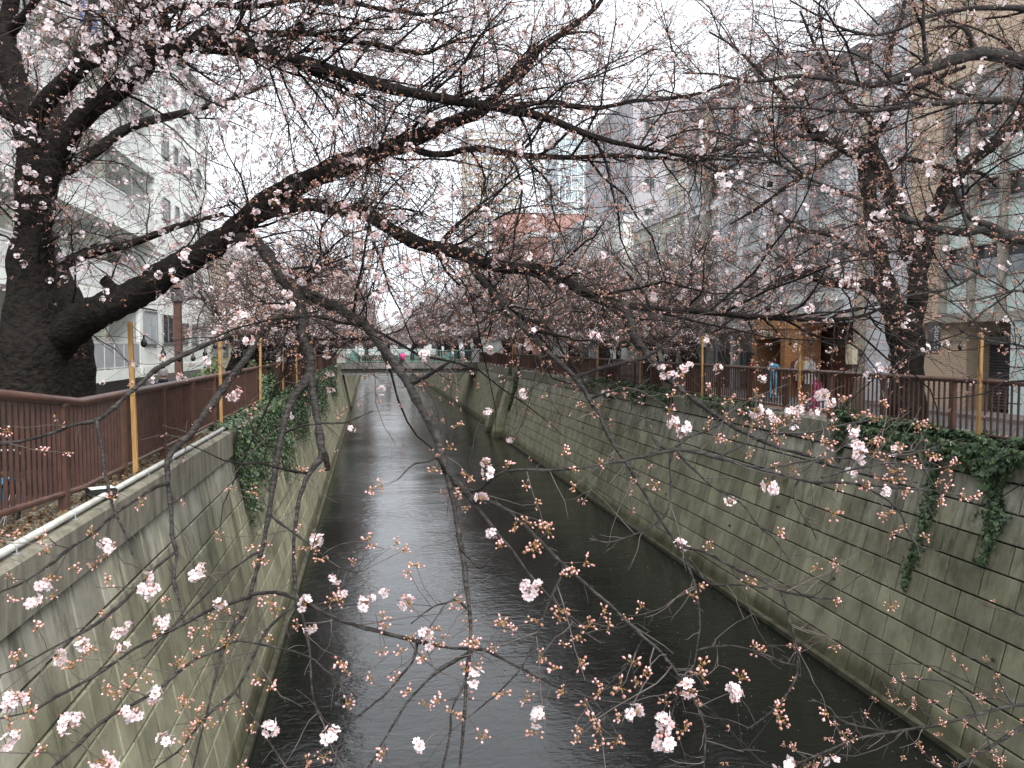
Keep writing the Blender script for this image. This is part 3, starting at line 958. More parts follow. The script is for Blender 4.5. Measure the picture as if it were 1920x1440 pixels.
for i, y in enumerate(ymull):
    m = MB(); m.box(RX - .08, RX + .35, y - .12, y + .04, E + .982, E + 8.018); m.build('mullion', mt['mullion'], bt)
    ya, yb = y - 1.16 + .045, y - .125
    for j, (kind, za, zb) in enumerate(rowsz):
        if kind == 'panel':
            m = MB(); m.box(RX + .1, RX + .3, ya, yb, E + za, E + zb); m.build('panel', mt['mint' if not (j == 6) else 'greywall'], bt)
        else:
            m = MB(); m.box(RX + .16, RX + .24, ya, yb, E + za, E + zb); f = m.build('window', mt['glass'], bt)
            m = MB(); m.box(RX + .13, RX + .158, ya, yb, E + za + .003, E + za + (zb - za) * (.55 if j == 1 else .12)); m.build('blind', mt['paleglass'], f)
    m = MB()
    for z in (2.06, 3.005, 4.205, 4.925, 6.105, 6.855):
        m.box(RX + .02, RX + .32, ya, yb, E + z, E + z + .045)
    m.build('transom', mt['mullion'], bt)
# ground floor: roller shutter, pipes, white-green sign column
m = MB()
for k in range(26):
    z = STREET + .05 + k * .092
    m.poly([(RX + 1.30, 19.3, z), (RX + 1.30, 21.38, z), (RX + 1.25, 21.38, z + .045), (RX + 1.25, 19.3, z + .045), (RX + 1.30, 19.3, z + .09), (RX + 1.30, 21.38, z + .09)], [(0, 1, 2, 3), (3, 2, 5, 4)])
m.build('roller_shutter', mt['darkgrey'], bt)
for k in range(5):
    m = MB(); m.tube([(RX + .9, 19.75 + k * .07, E + .9), (RX + .9, 19.75 + k * .07, E + .32 - k * .05), (RX + .92, 19.8 + k * .07 + .4, E + .26 - k * .05), (RX + .92, 21.2, E + .26 - k * .05)], .022, 6); m.build('pipe', mt['steel'], bt)
m = MB(); m.box(RX - .02, RX + .5, 18.2, 19.2, STREET, E + .715); m.build('sign_column', mt['mint'], bt)

def text(body, size, mat, parent, M4, name='lettering', ext=.003):
    cu = bpy.data.curves.new(name, 'FONT')
    cu.body = body; cu.size = size; cu.extrude = ext; cu.align_x = 'CENTER'; cu.align_y = 'CENTER'
    tmp = bpy.data.objects.new(name, cu); COL.objects.link(tmp)
    bpy.context.view_layer.update()
    me = bpy.data.meshes.new_from_object(tmp.evaluated_get(bpy.context.evaluated_depsgraph_get()))
    bpy.data.objects.remove(tmp, do_unlink=True)
    me.materials.clear(); me.materials.append(mat)
    o = link(name, me, parent); o.matrix_local = M4
    return o
RXM = Matrix.Rotation(math.pi / 2, 4, 'X')
# on a canal-facing wall (facing -x)
def onX(x, y, z, roll=0): return Matrix.Translation((x, y, z)) @ Matrix.Rotation(-math.pi / 2, 4, 'Z') @ RXM @ Matrix.Rotation(roll, 4, 'Z')
# on a camera-facing plate (facing -y)
def onY(x, y, z, roll=0): return Matrix.Translation((x, y, z)) @ RXM @ Matrix.Rotation(roll, 4, 'Z')
text('K', .34, mt['ink'], bt, onX(RX - .024, 18.42, E + .33))
m = MB()
for k in range(4): m.box(RX - .028, RX - .021, 18.75, 19.2, E - .1 - k * .52, E - .07 - k * .52)
m.build('sign_rule', mt['ink'], bt)
sg = empty('blade_sign', (RX - .02, 22.0, E + .25), 'dark blade sign lettered Studio on the beige tiled building', 'sign')
m = MB(); m.box(-.42, 0.0, -.03, .03, -.52, .52); m.build('plate', mt['darkgrey'], sg)
text('Studio', .30, mt['paper'], sg, onY(-.13, -.034, .0, -math.pi / 2))
text('L', .24, mt['paper'], sg, onY(-.33, -.034, -.2, -math.pi / 2))

# ---- narrow pale building, then the wooden shop front with grey storeys over it
block('narrow_building', 'tall narrow lilac-white building squeezed beside the beige tiled one', 18.4, 27, 24.0, 26.4, E + 11.5, 'lilac', 0)
gs = empty('shop_building', (0, 0, 0), 'grey storeyed building over the brown wooden shop front', 'building')
m = MB(); m.box(18.0, 28, 26.5, 31.6, E + 1.35, E + 10.6); m.box(18.6, 28, 26.5, 31.6, STREET, E + 1.34); m.build('wall', mt['greywall'], gs)
m = MB(); m.box(17.9, 28.1, 26.42, 31.68, E + 10.6, E + 11.2); m.build('roof', mt['darkgrey'], gs)
for k in range(3):
    z = E + 1.9 + k * 2.9
    for j in range(3):
        win(gs, 'X-', 26.8 + j * 1.6, 28.1 + j * 1.6, z + .5, z + 2.2, 18.0, ('whitemetal', 'paleglass' if (j + k) % 4 else 'glass'))
    m = MB(); m.box(17.86, 17.997, 26.5, 31.6, z - .12, z + .25); m.build('floor_band', mt['white'], gs)
for j in range(3):
    m = MB(); m.box(17.7, 17.99, 26.45 + j * 2.5, 26.75 + j * 2.5, E + 1.35, E + 10.6); m.build('pilaster', mt['lilac' if j == 0 else 'slate'], gs)
m = MB(); m.box(17.2, 18.6, 26.5, 31.6, E + .9, E + 1.33); m.build('fascia', mt['palestone'], gs)
for j in range(9):
    m = MB(); m.box(18.5, 18.58, 26.55 + j * .56, 27.05 + j * .56, STREET, E + .88); m.build('board', mt['darkwood'], gs)
# wooden portal
wp = empty('wooden_portal', (17.0, 29.2, STREET), 'warm brown wooden portal of the shop with a small lettered sign', 'shop front')
m = MB(); m.box(-.5, 1.1, -.35, .0, 0, 2.75); m.build('jamb', mt['brownwood'], wp)
m = MB(); m.box(-.5, 1.1, 2.05, 2.4, 0, 2.75); m.build('jamb', mt['brownwood'], wp)
m = MB(); m.box(-.55, 1.1, -.4, 2.45, 2.752, 3.2); m.build('lintel', mt['lightwood'], wp)
m = MB(); m.box(-.5, 1.1, 0.002, 2.048, 2.35, 2.75); m.build('header', mt['brownwood'], wp)
m = MB(); m.box(.9, 1.0, 0.0, 2.05, 0, 2.34); m.build('door', mt['dark'], wp)
m = MB(); m.box(-.53, -.502, .6, 1.35, 2.44, 2.68); m.build('sign_plate', mt['banner'], wp)
text('look', .22, mt['ink'], wp, onX(-.536, .97, 2.55))

# ---- white building with shops and a dark awning
wb = empty('white_building', (0, 0, 0), 'white multi-storey building with curved grey soffit above the clothes shop', 'building')
m = MB(); m.box(17.6, 30, 32, 41, E + 1.0, E + 12.2); m.box(19.2, 30, 32, 41, STREET, E + .99); m.build('wall', mt['white'], wb)
m = MB(); m.box(17.5, 30.1, 31.9, 41.1, E + 12.2, E + 12.9); m.build('roof', mt['darkgrey'], wb)
for k in range(4):
    z = E + 1.6 + k * 2.75
    for j in range(4):
        win(wb, 'X-', 32.7 + j * 2.1, 34.1 + j * 2.1, z + .5, z + 1.9, 17.6, ('whitemetal', 'glass' if (j + k) % 4 == 0 else 'paleglass'))
    m = MB(); m.box(17.3, 17.598, 32, 41, z - .1, z + .16); m.build('floor_band', mt['greywall' if k % 2 else 'lilac'], wb)
for j in range(5):
    m = MB(); m.box(17.15, 17.59, 32.0 + j * 2.1, 32.35 + j * 2.1, E + 1.0, E + 12.2); m.build('pilaster', mt['lilac' if j != 3 else 'mullion'], wb)
m = MB()
arc = [(15.9 + 1.68 * math.sin(a), E + .95 + 1.9 * (1 - math.cos(a))) for a in np.linspace(0, 1.45, 9)]
m.prism(arc + [(17.59, E + .95)], 36.5, 40.8); m.build('curved_soffit', mt['darkgrey'], wb)
m = MB(); m.box(16.9, 19.2, 32, 41, E + .70, E + .985); m.build('canopy', mt['palestone'], wb)
for j, y in enumerate((32.05, 34.8, 37.6, 40.6)):
    m = MB(); m.box(17.2, 17.55, y, y + .3, STREET, E + .69); m.build('column', mt['palestone'], wb)
m = MB(); m.box(19.1, 19.19, 34, 36.2, STREET, STREET + 2.2); m.build('shop_door', mt['dark'], wb)
m = MB(); m.box(18.9, 19.18, 36.8, 40.2, STREET + .1, STREET + 1.7); m.build('shop_window', mt['paleglass'], wb)
aw = empty('awning', (17.6, 37.6, E + .1), 'dark sloping awning over the clothes shop on the right bank', 'awning')
m = MB(); m.poly([(0, 0, .55), (0, 3.3, .55), (-1.7, 3.3, -.25), (-1.7, 0, -.25), (0, 0, .5), (0, 3.3, .5), (-1.7, 3.3, -.3), (-1.7, 0, -.3)],
                 [(0, 1, 2, 3), (7, 6, 5, 4), (0, 3, 7, 4), (1, 5, 6, 2), (3, 2, 6, 7), (0, 4, 5, 1)]); m.build('cloth', mt['darkgrey'], aw)
m = MB(); m.box(-1.71, -1.69, 0, 3.3, -.52, -.31); m.build('valance', mt['darkgrey'], aw)
for y in (.1, 3.2):
    m = MB(); m.tube([(-.02, y, -.3), (-1.68, y, -.3)], .02, 6); m.build('arm', mt['steel'], aw)

# ---- smaller shops farther along
s1 = block('shop_house', 'cream fronted shop with black awning and cream hanging banners on the right bank', 17.4, 28, 42, 50, E + 7.5, 'palegreen', 2, 3, 2, zbase=3.4)
for j, y in enumerate((43.2, 45.6)):
    b_ = empty('banner', (16.6, y, E - .6), 'cream hanging banner by the black awning, %s of the two' % ('nearer', 'farther')[j], 'banner', 'cream banners')
    m = MB(); m.box(-.02, .02, -.5, .5, 0, 2.1); m.build('cloth', mt['banner'], b_)
    m = MB(); m.tube([(0, -.55, 2.12), (0, .55, 2.12)], .02, 6); m.tube([(0, 0, 2.12), (.8, 0, 2.12)], .02, 6); m.build('rod', mt['ink'], b_)
aw = empty('awning', (17.38, 47, E + .3), 'black half-round awning beyond the cream banners', 'awning')
m = MB(); m.prism([(0, 0), (-1.2, -.2), (-1.15, .25), (-.85, .75), (-.4, 1.0), (0, 1.05)], 0, 2.4); m.build('cloth', mt['awning'], aw)
m = MB(); m.box(-1.2, -1.19, 0, 2.4, -.45, -.21); m.build('valance', mt['awning'], aw)
for j in range(4):
    m = MB(); m.box(17.3, 17.39, 42.4 + j * 1.9, 43.9 + j * 1.9, STREET + .1, STREET + 2.3); m.build('shutter', mt['whitemetal' if j % 2 else 'dark'], s1)
s2 = block('shop_house', 'white shop with a tall lettered sign column beside the cherry trunks', 17.2, 28, 51.5, 62, E + 8.5, 'white', 2, 4, 2, zbase=3.4)
for j in range(5):
    m = MB(); m.box(17.1, 17.19, 51.9 + j * 2, 53.2 + j * 2, STREET + .1, STREET + 2.4); m.build('glass_front', mt['paleglass' if j % 2 else 'glass'], s2)
m = MB(); m.box(16.0, 17.15, 52, 58, E + .7, E + .95); m.build('canopy', mt['darkgrey'], s2)
vs = empty('sign_column', (16.2, 51.0, STREET), 'white vertical sign with dark characters in front of the white shop', 'sign')
m = MB(); m.box(-.35, .35, -.06, .06, .9, 3.6); m.build('plate', mt['paper'], vs)
m = MB(); m.box(-.05, .05, -.05, .05, 0, .9); m.build('foot', mt['steel'], vs)
rs = random.Random(3)
for k in range(5):
    m = MB(); zc = 3.3 - k * .48
    for _ in range(4):
        z = zc + rs.uniform(-.16, .16); m.box(-.19 + rs.uniform(0, .06), .19 - rs.uniform(0, .06), -.07, -.0605, z - .018, z + .018)
    for _ in range(2):
        x = rs.uniform(-.14, .14); m.box(x - .02, x + .02, -.0705, -.061, zc - .17, zc + .17)
    m.build('character', mt['ink'], vs)
block('shop_house', 'grey shop beyond the white one along the right bank', 17.6, 30, 63.5, 76, E + 10, 'greywall', 3, 4, 2, zbase=3.4)
block('shop_house', 'brown brick building past the bridge on the right bank', 17.4, 32, 84, 102, E + 12, 'redbrick', 4, 5, 3, zbase=3.2)
block('shop_house', 'pale building far along the right bank', 17.4, 34, 106, 140, E + 9, 'white', 3, 7, 3, zbase=3.2)
block('office_block', 'dark grey windowless office block rising behind the right bank shops', 27, 42, 78, 96, E + 26, 'slate', 7, 3, 4, zbase=8, wfrac=.3)
block('office_block', 'beige office block with vertical columns behind the white building', 26, 40, 52, 66, E + 17.5, 'mullion', 5, 4, 5, zbase=3.4, band='white')
block('office_block', 'low maroon brick block below the distant towers', 26, 44, 150, 166, E + 26, 'hazedbrick', 7, 4, 6, zbase=3.4)

block('house', 'added long low grey building closing the bright gap beyond the far cherry trees', -45, 48, 196, 212, E + 4.5, 'greywall', 1, 0, 22, zbase=.4)  # added to block bright sky under the crowns; kept low for the water reflection
# ---- distant towers
def tower(name, label, cx, cy, wx, wy, h, base, nfl, ncol, kind):
    r_ = empty(name, (cx, cy, STREET), label, 'tower')
    m = MB(); m.box(-wx / 2, wx / 2, -wy / 2, wy / 2, 0, h); m.build('shaft', mt[base], r_)
    m = MB(); m.box(-wx / 2 - .3, wx / 2 + .3, -wy / 2 - .3, wy / 2 + .3, h, h + 1.5); m.box(-wx / 4, wx / 4, -wy / 4, wy / 4, h + 1.5, h + 5); m.build('crown', mt['greywall'], r_)
    fh = h / nfl
    if kind == 'grid':
        cw = wx / ncol
        wm = MB(); wm.box(-cw * .34, cw * .34, -.12, -.003, fh * .25, fh * .8); me = wm.mesh('window', mt['towerwin'])
        bm_ = MB(); bm_.box(-cw * .36, cw * .36, -.9, -.003, 0, fh * .12); bme = bm_.mesh('balcony', mt['lilac'])
        for k in range(int(nfl * .25), nfl):
            for j in range(ncol):
                x = -wx / 2 + (j + .5) * cw
                link('window', me, r_, (x, -wy / 2, k * fh))
                link('balcony', bme, r_, (x, -wy / 2, k * fh + fh * .1))
    else:
        for j in range(ncol + 1):
            x = -wx / 2 + j * wx / ncol
            m = MB(); m.box(x - .12, x + .12, -wy / 2 - .3, -wy / 2 - .003, 4, h); m.build('fin', mt['white'], r_)
        for k in range(int(nfl * .2), nfl):
            m = MB(); m.box(-wx / 2, wx / 2, -wy / 2 - .15, -wy / 2 - .004, k * fh, k * fh + .5); m.build('spandrel', mt['lilac'], r_)
    return r_
p = at(920, 648, 300); tower('apartment_tower', 'distant cream and blue-grey apartment tower above the canal', p[0], p[1], 20, 18, 81, 'towercream', 26, 8, 'grid')
p = at(1098, 648, 230); tower('glass_tower', 'distant pale glass tower with vertical fins', p[0], p[1], 21, 18, 60, 'towerglass', 17, 12, 'fins')

# ================================================================== TREES
def catmull(P, step):
    """P (n,k) control rows -> rows resampled about every step metres (first 3 columns are xyz)"""
    P = np.asarray(P, float)
    Q = np.vstack([2 * P[0] - P[1], P, 2 * P[-1] - P[-2]])
    out = []
    for i in range(1, len(Q) - 2):
        p0, p1, p2, p3 = Q[i - 1], Q[i], Q[i + 1], Q[i + 2]
        n = max(2, int(np.linalg.norm(p2[:3] - p1[:3]) / step))
        t = np.linspace(0, 1, n, endpoint=False)[:, None]
        out.append(0.5 * ((2 * p1) + (-p0 + p2) * t + (2 * p0 - 5 * p1 + 4 * p2 - p3) * t ** 2 + (-p0 + 3 * p1 - 3 * p2 + p3) * t ** 3))
    out.append(P[-1:])
    o = np.vstack(out)
    o[:, 3] = np.maximum(o[:, 3], 0.0015)
    return o

def trace(s):
    """'x y depth width_px; ...' read off the photograph -> (n,4) xyz + radius, in metres"""
    rows = []
    for part in s.split(';'):
        part = part.split()
        if len(part) == 4:
            x, y, d, wd = map(float, part)
            rows.append([*at(x, y, d), wd * d / FPX / 2])
    return np.array(rows)

def limb_mesh(name, rows, mat, S, rng, step, knob=.06, wob=.0):
    c = catmull(rows, step)
    n = len(c)
    if wob:
        k = np.cumsum(rng.normal(size=(n, 3)), axis=0)
        k -= np.linspace(0, 1, n)[:, None] * k[-1]
        c[:, :3] += k * wob * np.minimum(1, np.minimum(np.arange(n), np.arange(n)[::-1]) / 3.0)[:, None]
    rad = c[:, 3] * (1 + knob * np.convolve(rng.normal(size=n + 4), np.ones(3) / 1.7, 'same')[2:-2])
    rad = np.maximum(rad, .0012)
    V, F = tubes(c[None, :, :3], rad[None], S)
    V = V.reshape(n, S, 3)
    # uneven cross-section, so that the bark outline is not a smooth pipe
    lump = rng.normal(size=(n, S)) * knob * .8
    lump = (lump + np.roll(lump, 1, 0) + np.roll(lump, 1, 1)) / 2
    V = c[:, None, :3] + (V - c[:, None, :3]) * (1 + lump[..., None])
    V = np.vstack([V.reshape(-1, 3), c[-1:, :3]])
    tip = len(V) - 1
    last = np.arange((n - 1) * S, n * S)
    cap = np.stack([last, np.roll(last, -1), np.full(S, tip), np.full(S, tip)], axis=1)
    me = np_mesh(name, V, F, mat, smooth=True)
    return me, c

def grow(par, n, length, angle, droop, K, wob, rng, rmax, rmin=.0016, tmin=.12, up=0.0, weight=None, taper=.35, outward=None):
    """n shoots from parents: list of (K_i,4) rows. returns P (n,K,3), Rd (n,K)"""
    segA, segB, rA = [], [], []
    for c in par:
        i0 = int(len(c) * tmin)
        segA.append(c[i0:-1, :3]); segB.append(c[i0 + 1:, :3]); rA.append(c[i0:-1, 3])
    A = np.vstack(segA); B = np.vstack(segB); r = np.concatenate(rA)
    L = np.linalg.norm(B - A, axis=1)
    wgt = L if weight is None else L * weight(A, r)
    idx = rng.choice(len(A), size=n, p=wgt / wgt.sum())
    t = rng.random(n)[:, None]
    base = A[idx] * (1 - t) + B[idx] * t
    tan = nrm(B[idx] - A[idx])
    rr = rng.normal(size=(n, 3)); rr[:, 2] += up
    perp = nrm(rr - (rr * tan).sum(1, keepdims=True) * tan)
    a = rng.uniform(*angle, size=n)[:, None]
    D = nrm(np.cos(a) * tan + np.sin(a) * perp)
    ln = length[0] + (length[1] - length[0]) * rng.random(n) ** 1.6
    st = ln / (K - 1)
    P = np.empty((n, K, 3)); P[:, 0] = base
    dr = droop + rng.normal(size=n) * abs(droop) * .8
    for k in range(1, K):
        D = D + rng.normal(size=(n, 3)) * wob
        D[:, 2] -= dr * st
        D = nrm(D)
        P[:, k] = P[:, k - 1] + D * st[:, None]
    r0 = np.clip(np.minimum(r[idx] * .62, ln * .011 + .0012), rmin, rmax)
    Rd = r0[:, None] * np.linspace(1, taper, K)[None]
    return P, Rd

def rows_of(P, Rd):
    return [np.concatenate([P[i], Rd[i][:, None]], axis=1) for i in range(len(P))]

# ---- flowers and buds: small shared pieces
def petal_flower(nper=2):
    pv = [(0.12, 0, 0), (.55, -.40, .14), (1.0, -.24, .26), (.90, 0, .24), (1.0, .24, .26), (.55, .40, .14)]
    pf = [(0, 1, 5), (1, 2, 3), (1, 3, 5), (3, 4, 5)]
    V, F, M_ = [], [], []
    for k in range(5):
        a = k * 2 * math.pi / 5
        b = len(V)
        for x, y, z in pv:
            V.append((x * math.cos(a) - y * math.sin(a), x * math.sin(a) + y * math.cos(a), z))
        F += [tuple(b + i for i in f) for f in pf]; M_ += [0] * 4
    b = len(V)
    V += [(.17, 0, .06), (-.09, .15, .06), (-.09, -.15, .06), (0, 0, .3)]
    F += [(b, b + 1, b + 3), (b + 1, b + 2, b + 3), (b + 2, b, b + 3)]; M_ += [1] * 3
    return np.array(V), np.array(F), np.array(M_)
FLV, FLF, FLM = petal_flower()

def bipyr(a, b_, r, S=4, swell=.55):
    """little spindle from point a to b_"""
    a, b_ = np.array(a, float), np.array(b_, float)
    d = b_ - a
    z = d / np.linalg.norm(d)
    x = np.cross(z, (0.3, 1, .2)); x /= np.linalg.norm(x); y = np.cross(z, x)
    c = a + d * swell
    V = [a] + [c + r * (math.cos(k * 2 * math.pi / S) * x + math.sin(k * 2 * math.pi / S) * y) for k in range(S)] + [b_]
    F = []
    for k in range(S):
        F += [(0, 1 + (k + 1) % S, 1 + k), (1 + k, 1 + (k + 1) % S, S + 1)]
    return V, F

def cluster(seed, nfl, nbud, stalk=True):
    """near cluster: open flowers and buds on short stalks round a scaly spur; metres"""
    rs = np.random.default_rng(seed)
    V, F, M_ = [], [], []
    def add(v, f, m):
        b = len(V); V.extend([tuple(p) for p in v]); F.extend([tuple(b + i for i in q) for q in f]); M_.extend([m] * len(f) if np.isscalar(m) else list(m))
    for k in range(4):                        # bud scales
        d = nrm(rs.normal(size=3) + np.array([0, 0, .8])); v, f = bipyr((0, 0, 0), d * .013, .0035, 3); add(v, f, 3)
    for k in range(nfl + nbud):
        d = nrm(rs.normal(size=3) * np.array([1, 1, .8]) + np.array([0, 0, .45]))
        ln = rs.uniform(.013, .028)
        tip = d * ln
        v, f = bipyr((0, 0, 0), tip, .0016, 3); add(v, f, 3)
        if k < nfl:
            Mx = frames(nrm(d + rs.normal(size=3) * .25)[None], rs)[0]
            s = rs.uniform(.017, .021)
            fv = FLV.copy(); fv[:, 2] *= rs.uniform(.4, 1.5)
            add((fv @ Mx.T) * s + tip, FLF, FLM)
        else:
            v, f = bipyr(tip - d * .002, tip + d * rs.uniform(.010, .016), rs.uniform(.0042, .0066), 5); add(v, f, 2)
    return np.array(V), np.array(F), np.array(M_)
NEARM = None
def near_meshes():
    mats = [mt['petal'], mt['petalheart'], mt['bud'], mt['stalk']]
    bl = [np_mesh('blossom_cluster', *cluster(20 + k, 5 + k % 4, 3 + k % 3)[:2], mats, cluster(20 + k, 5 + k % 4, 3 + k % 3)[2]) for k in range(5)]
    bu = [np_mesh('bud_cluster', *cluster(50 + k, 0, 7 + k % 4)[:2], [mats, [mt['petal'], mt['petalheart'], mt['budmid'], mt['stalk']]][k % 2], cluster(50 + k, 0, 7 + k % 4)[2]) for k in range(6)]
    return bl, bu
BLN, BUN = near_meshes()

def mid_flower():
    rs = np.random.default_rng(4)
    V, F = [], []
    for k in range(5):
        d = nrm(rs.normal(size=3) + np.array([0, 0, .3])); c = d * .026
        Mx = frames(d[None], rs)[0]
        for j in range(5):
            a = j * 2 * math.pi / 5
            b = len(V)
            for x, y, z in ((0, 0, 0), (.7, -.42, .15), (1.0, 0, .28), (.7, .42, .15)):
                p = np.array((x * math.cos(a) - y * math.sin(a), x * math.sin(a) + y * math.cos(a), z)) * .018
                V.append(Mx @ p + c)
            F += [(b, b + 1, b + 2), (b, b + 2, b + 3)]
    return np.array(V), np.array(F), np.zeros(len(F), int)
MFV, MFF, MFM = mid_flower()
def mid_bud():
    rs = np.random.default_rng(6)
    V, F = [], []
    for k in range(4):
        d = nrm(rs.normal(size=3) + np.array([0, 0, .7]))
        v, f = bipyr(d * .002, d * .026, .0042, 3, .7)
        b = len(V); V += v; F += [tuple(b + i for i in q) for q in f]
    return np.array(V), np.array(F), np.zeros(len(F), int)
MBV, MBF, MBM = mid_bud()
def far_tuft():
    """three crossed slivers: a bud tuft seen from afar"""
    V = [(-.5, 0, 0), (.5, 0, .1), (0, 0, 1), (0, -.5, .1), (0, .5, 0), (.1, 0, 1.05)]
    return np.array(V) * .03, np.array([(0, 1, 2), (3, 4, 5)]), np.zeros(2, int)
FTV, FTF, FTM = far_tuft()
def far_blossom():
    rs = np.random.default_rng(8)
    V, F = [], []
    for k in range(5):
        c = rs.normal(size=3) * .026; u = nrm(rs.normal(size=3)); v = nrm(np.cross(u, rs.normal(size=3)))
        b = len(V); V += [c - u * .024, c + v * .024, c + u * .024, c - v * .024]; F += [(b, b + 1, b + 2), (b, b + 2, b + 3)]
    return np.array(V), np.array(F), np.zeros(len(F), int)
FBV, FBF, FBM = far_blossom()

def join_tubes(name, groups, mat, parent, S):
    """several (P,Rd) arrays -> one mesh"""
    Vs, Fs, b = [], [], 0
    for (P, Rd), s in zip(groups, S):
        V, F = tubes(P, Rd, s); Vs.append(V); Fs.append(F + b); b += len(V)
    o = link(name, np_mesh(name, np.vstack(Vs), np.vstack(Fs), mat, smooth=True), parent)
    return tag(o, kind='stuff')

def put_clusters(root, pos, D, near, meshes, name, tmpl, mat, rng, joint, kind_sizes=(.85, 1.25), off=np.zeros(3)):
    """the nearest ones as parts with shared meshes, the rest joined into one part"""
    if len(pos) == 0: return
    dist = np.linalg.norm(pos - np.array([0, 0, EYE]), axis=1)
    order = np.argsort(dist)
    pos, D = pos[order], D[order]
    M3 = frames(D, rng)
    for i in range(min(near, len(pos))):
        o = link(name, meshes[i % len(meshes)], root)
        m4 = Matrix(M3[i].tolist()).to_4x4() @ Matrix.Scale(rng.uniform(*kind_sizes), 4)
        m4.translation = Vector(pos[i] - off)
        o.matrix_local = m4
    if len(pos) > near:
        V, F, mi = stamp(*tmpl, pos[near:] - off, M3[near:], rng.uniform(*kind_sizes, size=len(pos) - near))
        tag(link(joint, np_mesh(joint, V, F, mat), root), kind='stuff')

def tips(P, rng, frac, inner):
    """places for clusters: shoot tips (a share of them) and points along the shoots; with directions"""
    n, K, _ = P.shape
    sel = rng.random(n) < frac
    pos = [P[sel, -1]]; d = [P[sel, -1] - P[sel, -2]]
    m = int(n * inner)
    if m:
        i = rng.integers(0, n, m); k = rng.integers(1, K - 1, m) if K > 2 else np.zeros(m, int)
        f = rng.random(m)[:, None]
        pos.append(P[i, k] * (1 - f) + P[i, k + 1] * f); d.append(P[i, k + 1] - P[i, k] + rng.normal(size=(m, 3)) * .4 * np.linalg.norm(P[i, k + 1] - P[i, k], axis=1, keepdims=True))
    return np.vstack(pos), np.vstack(d) + 1e-6

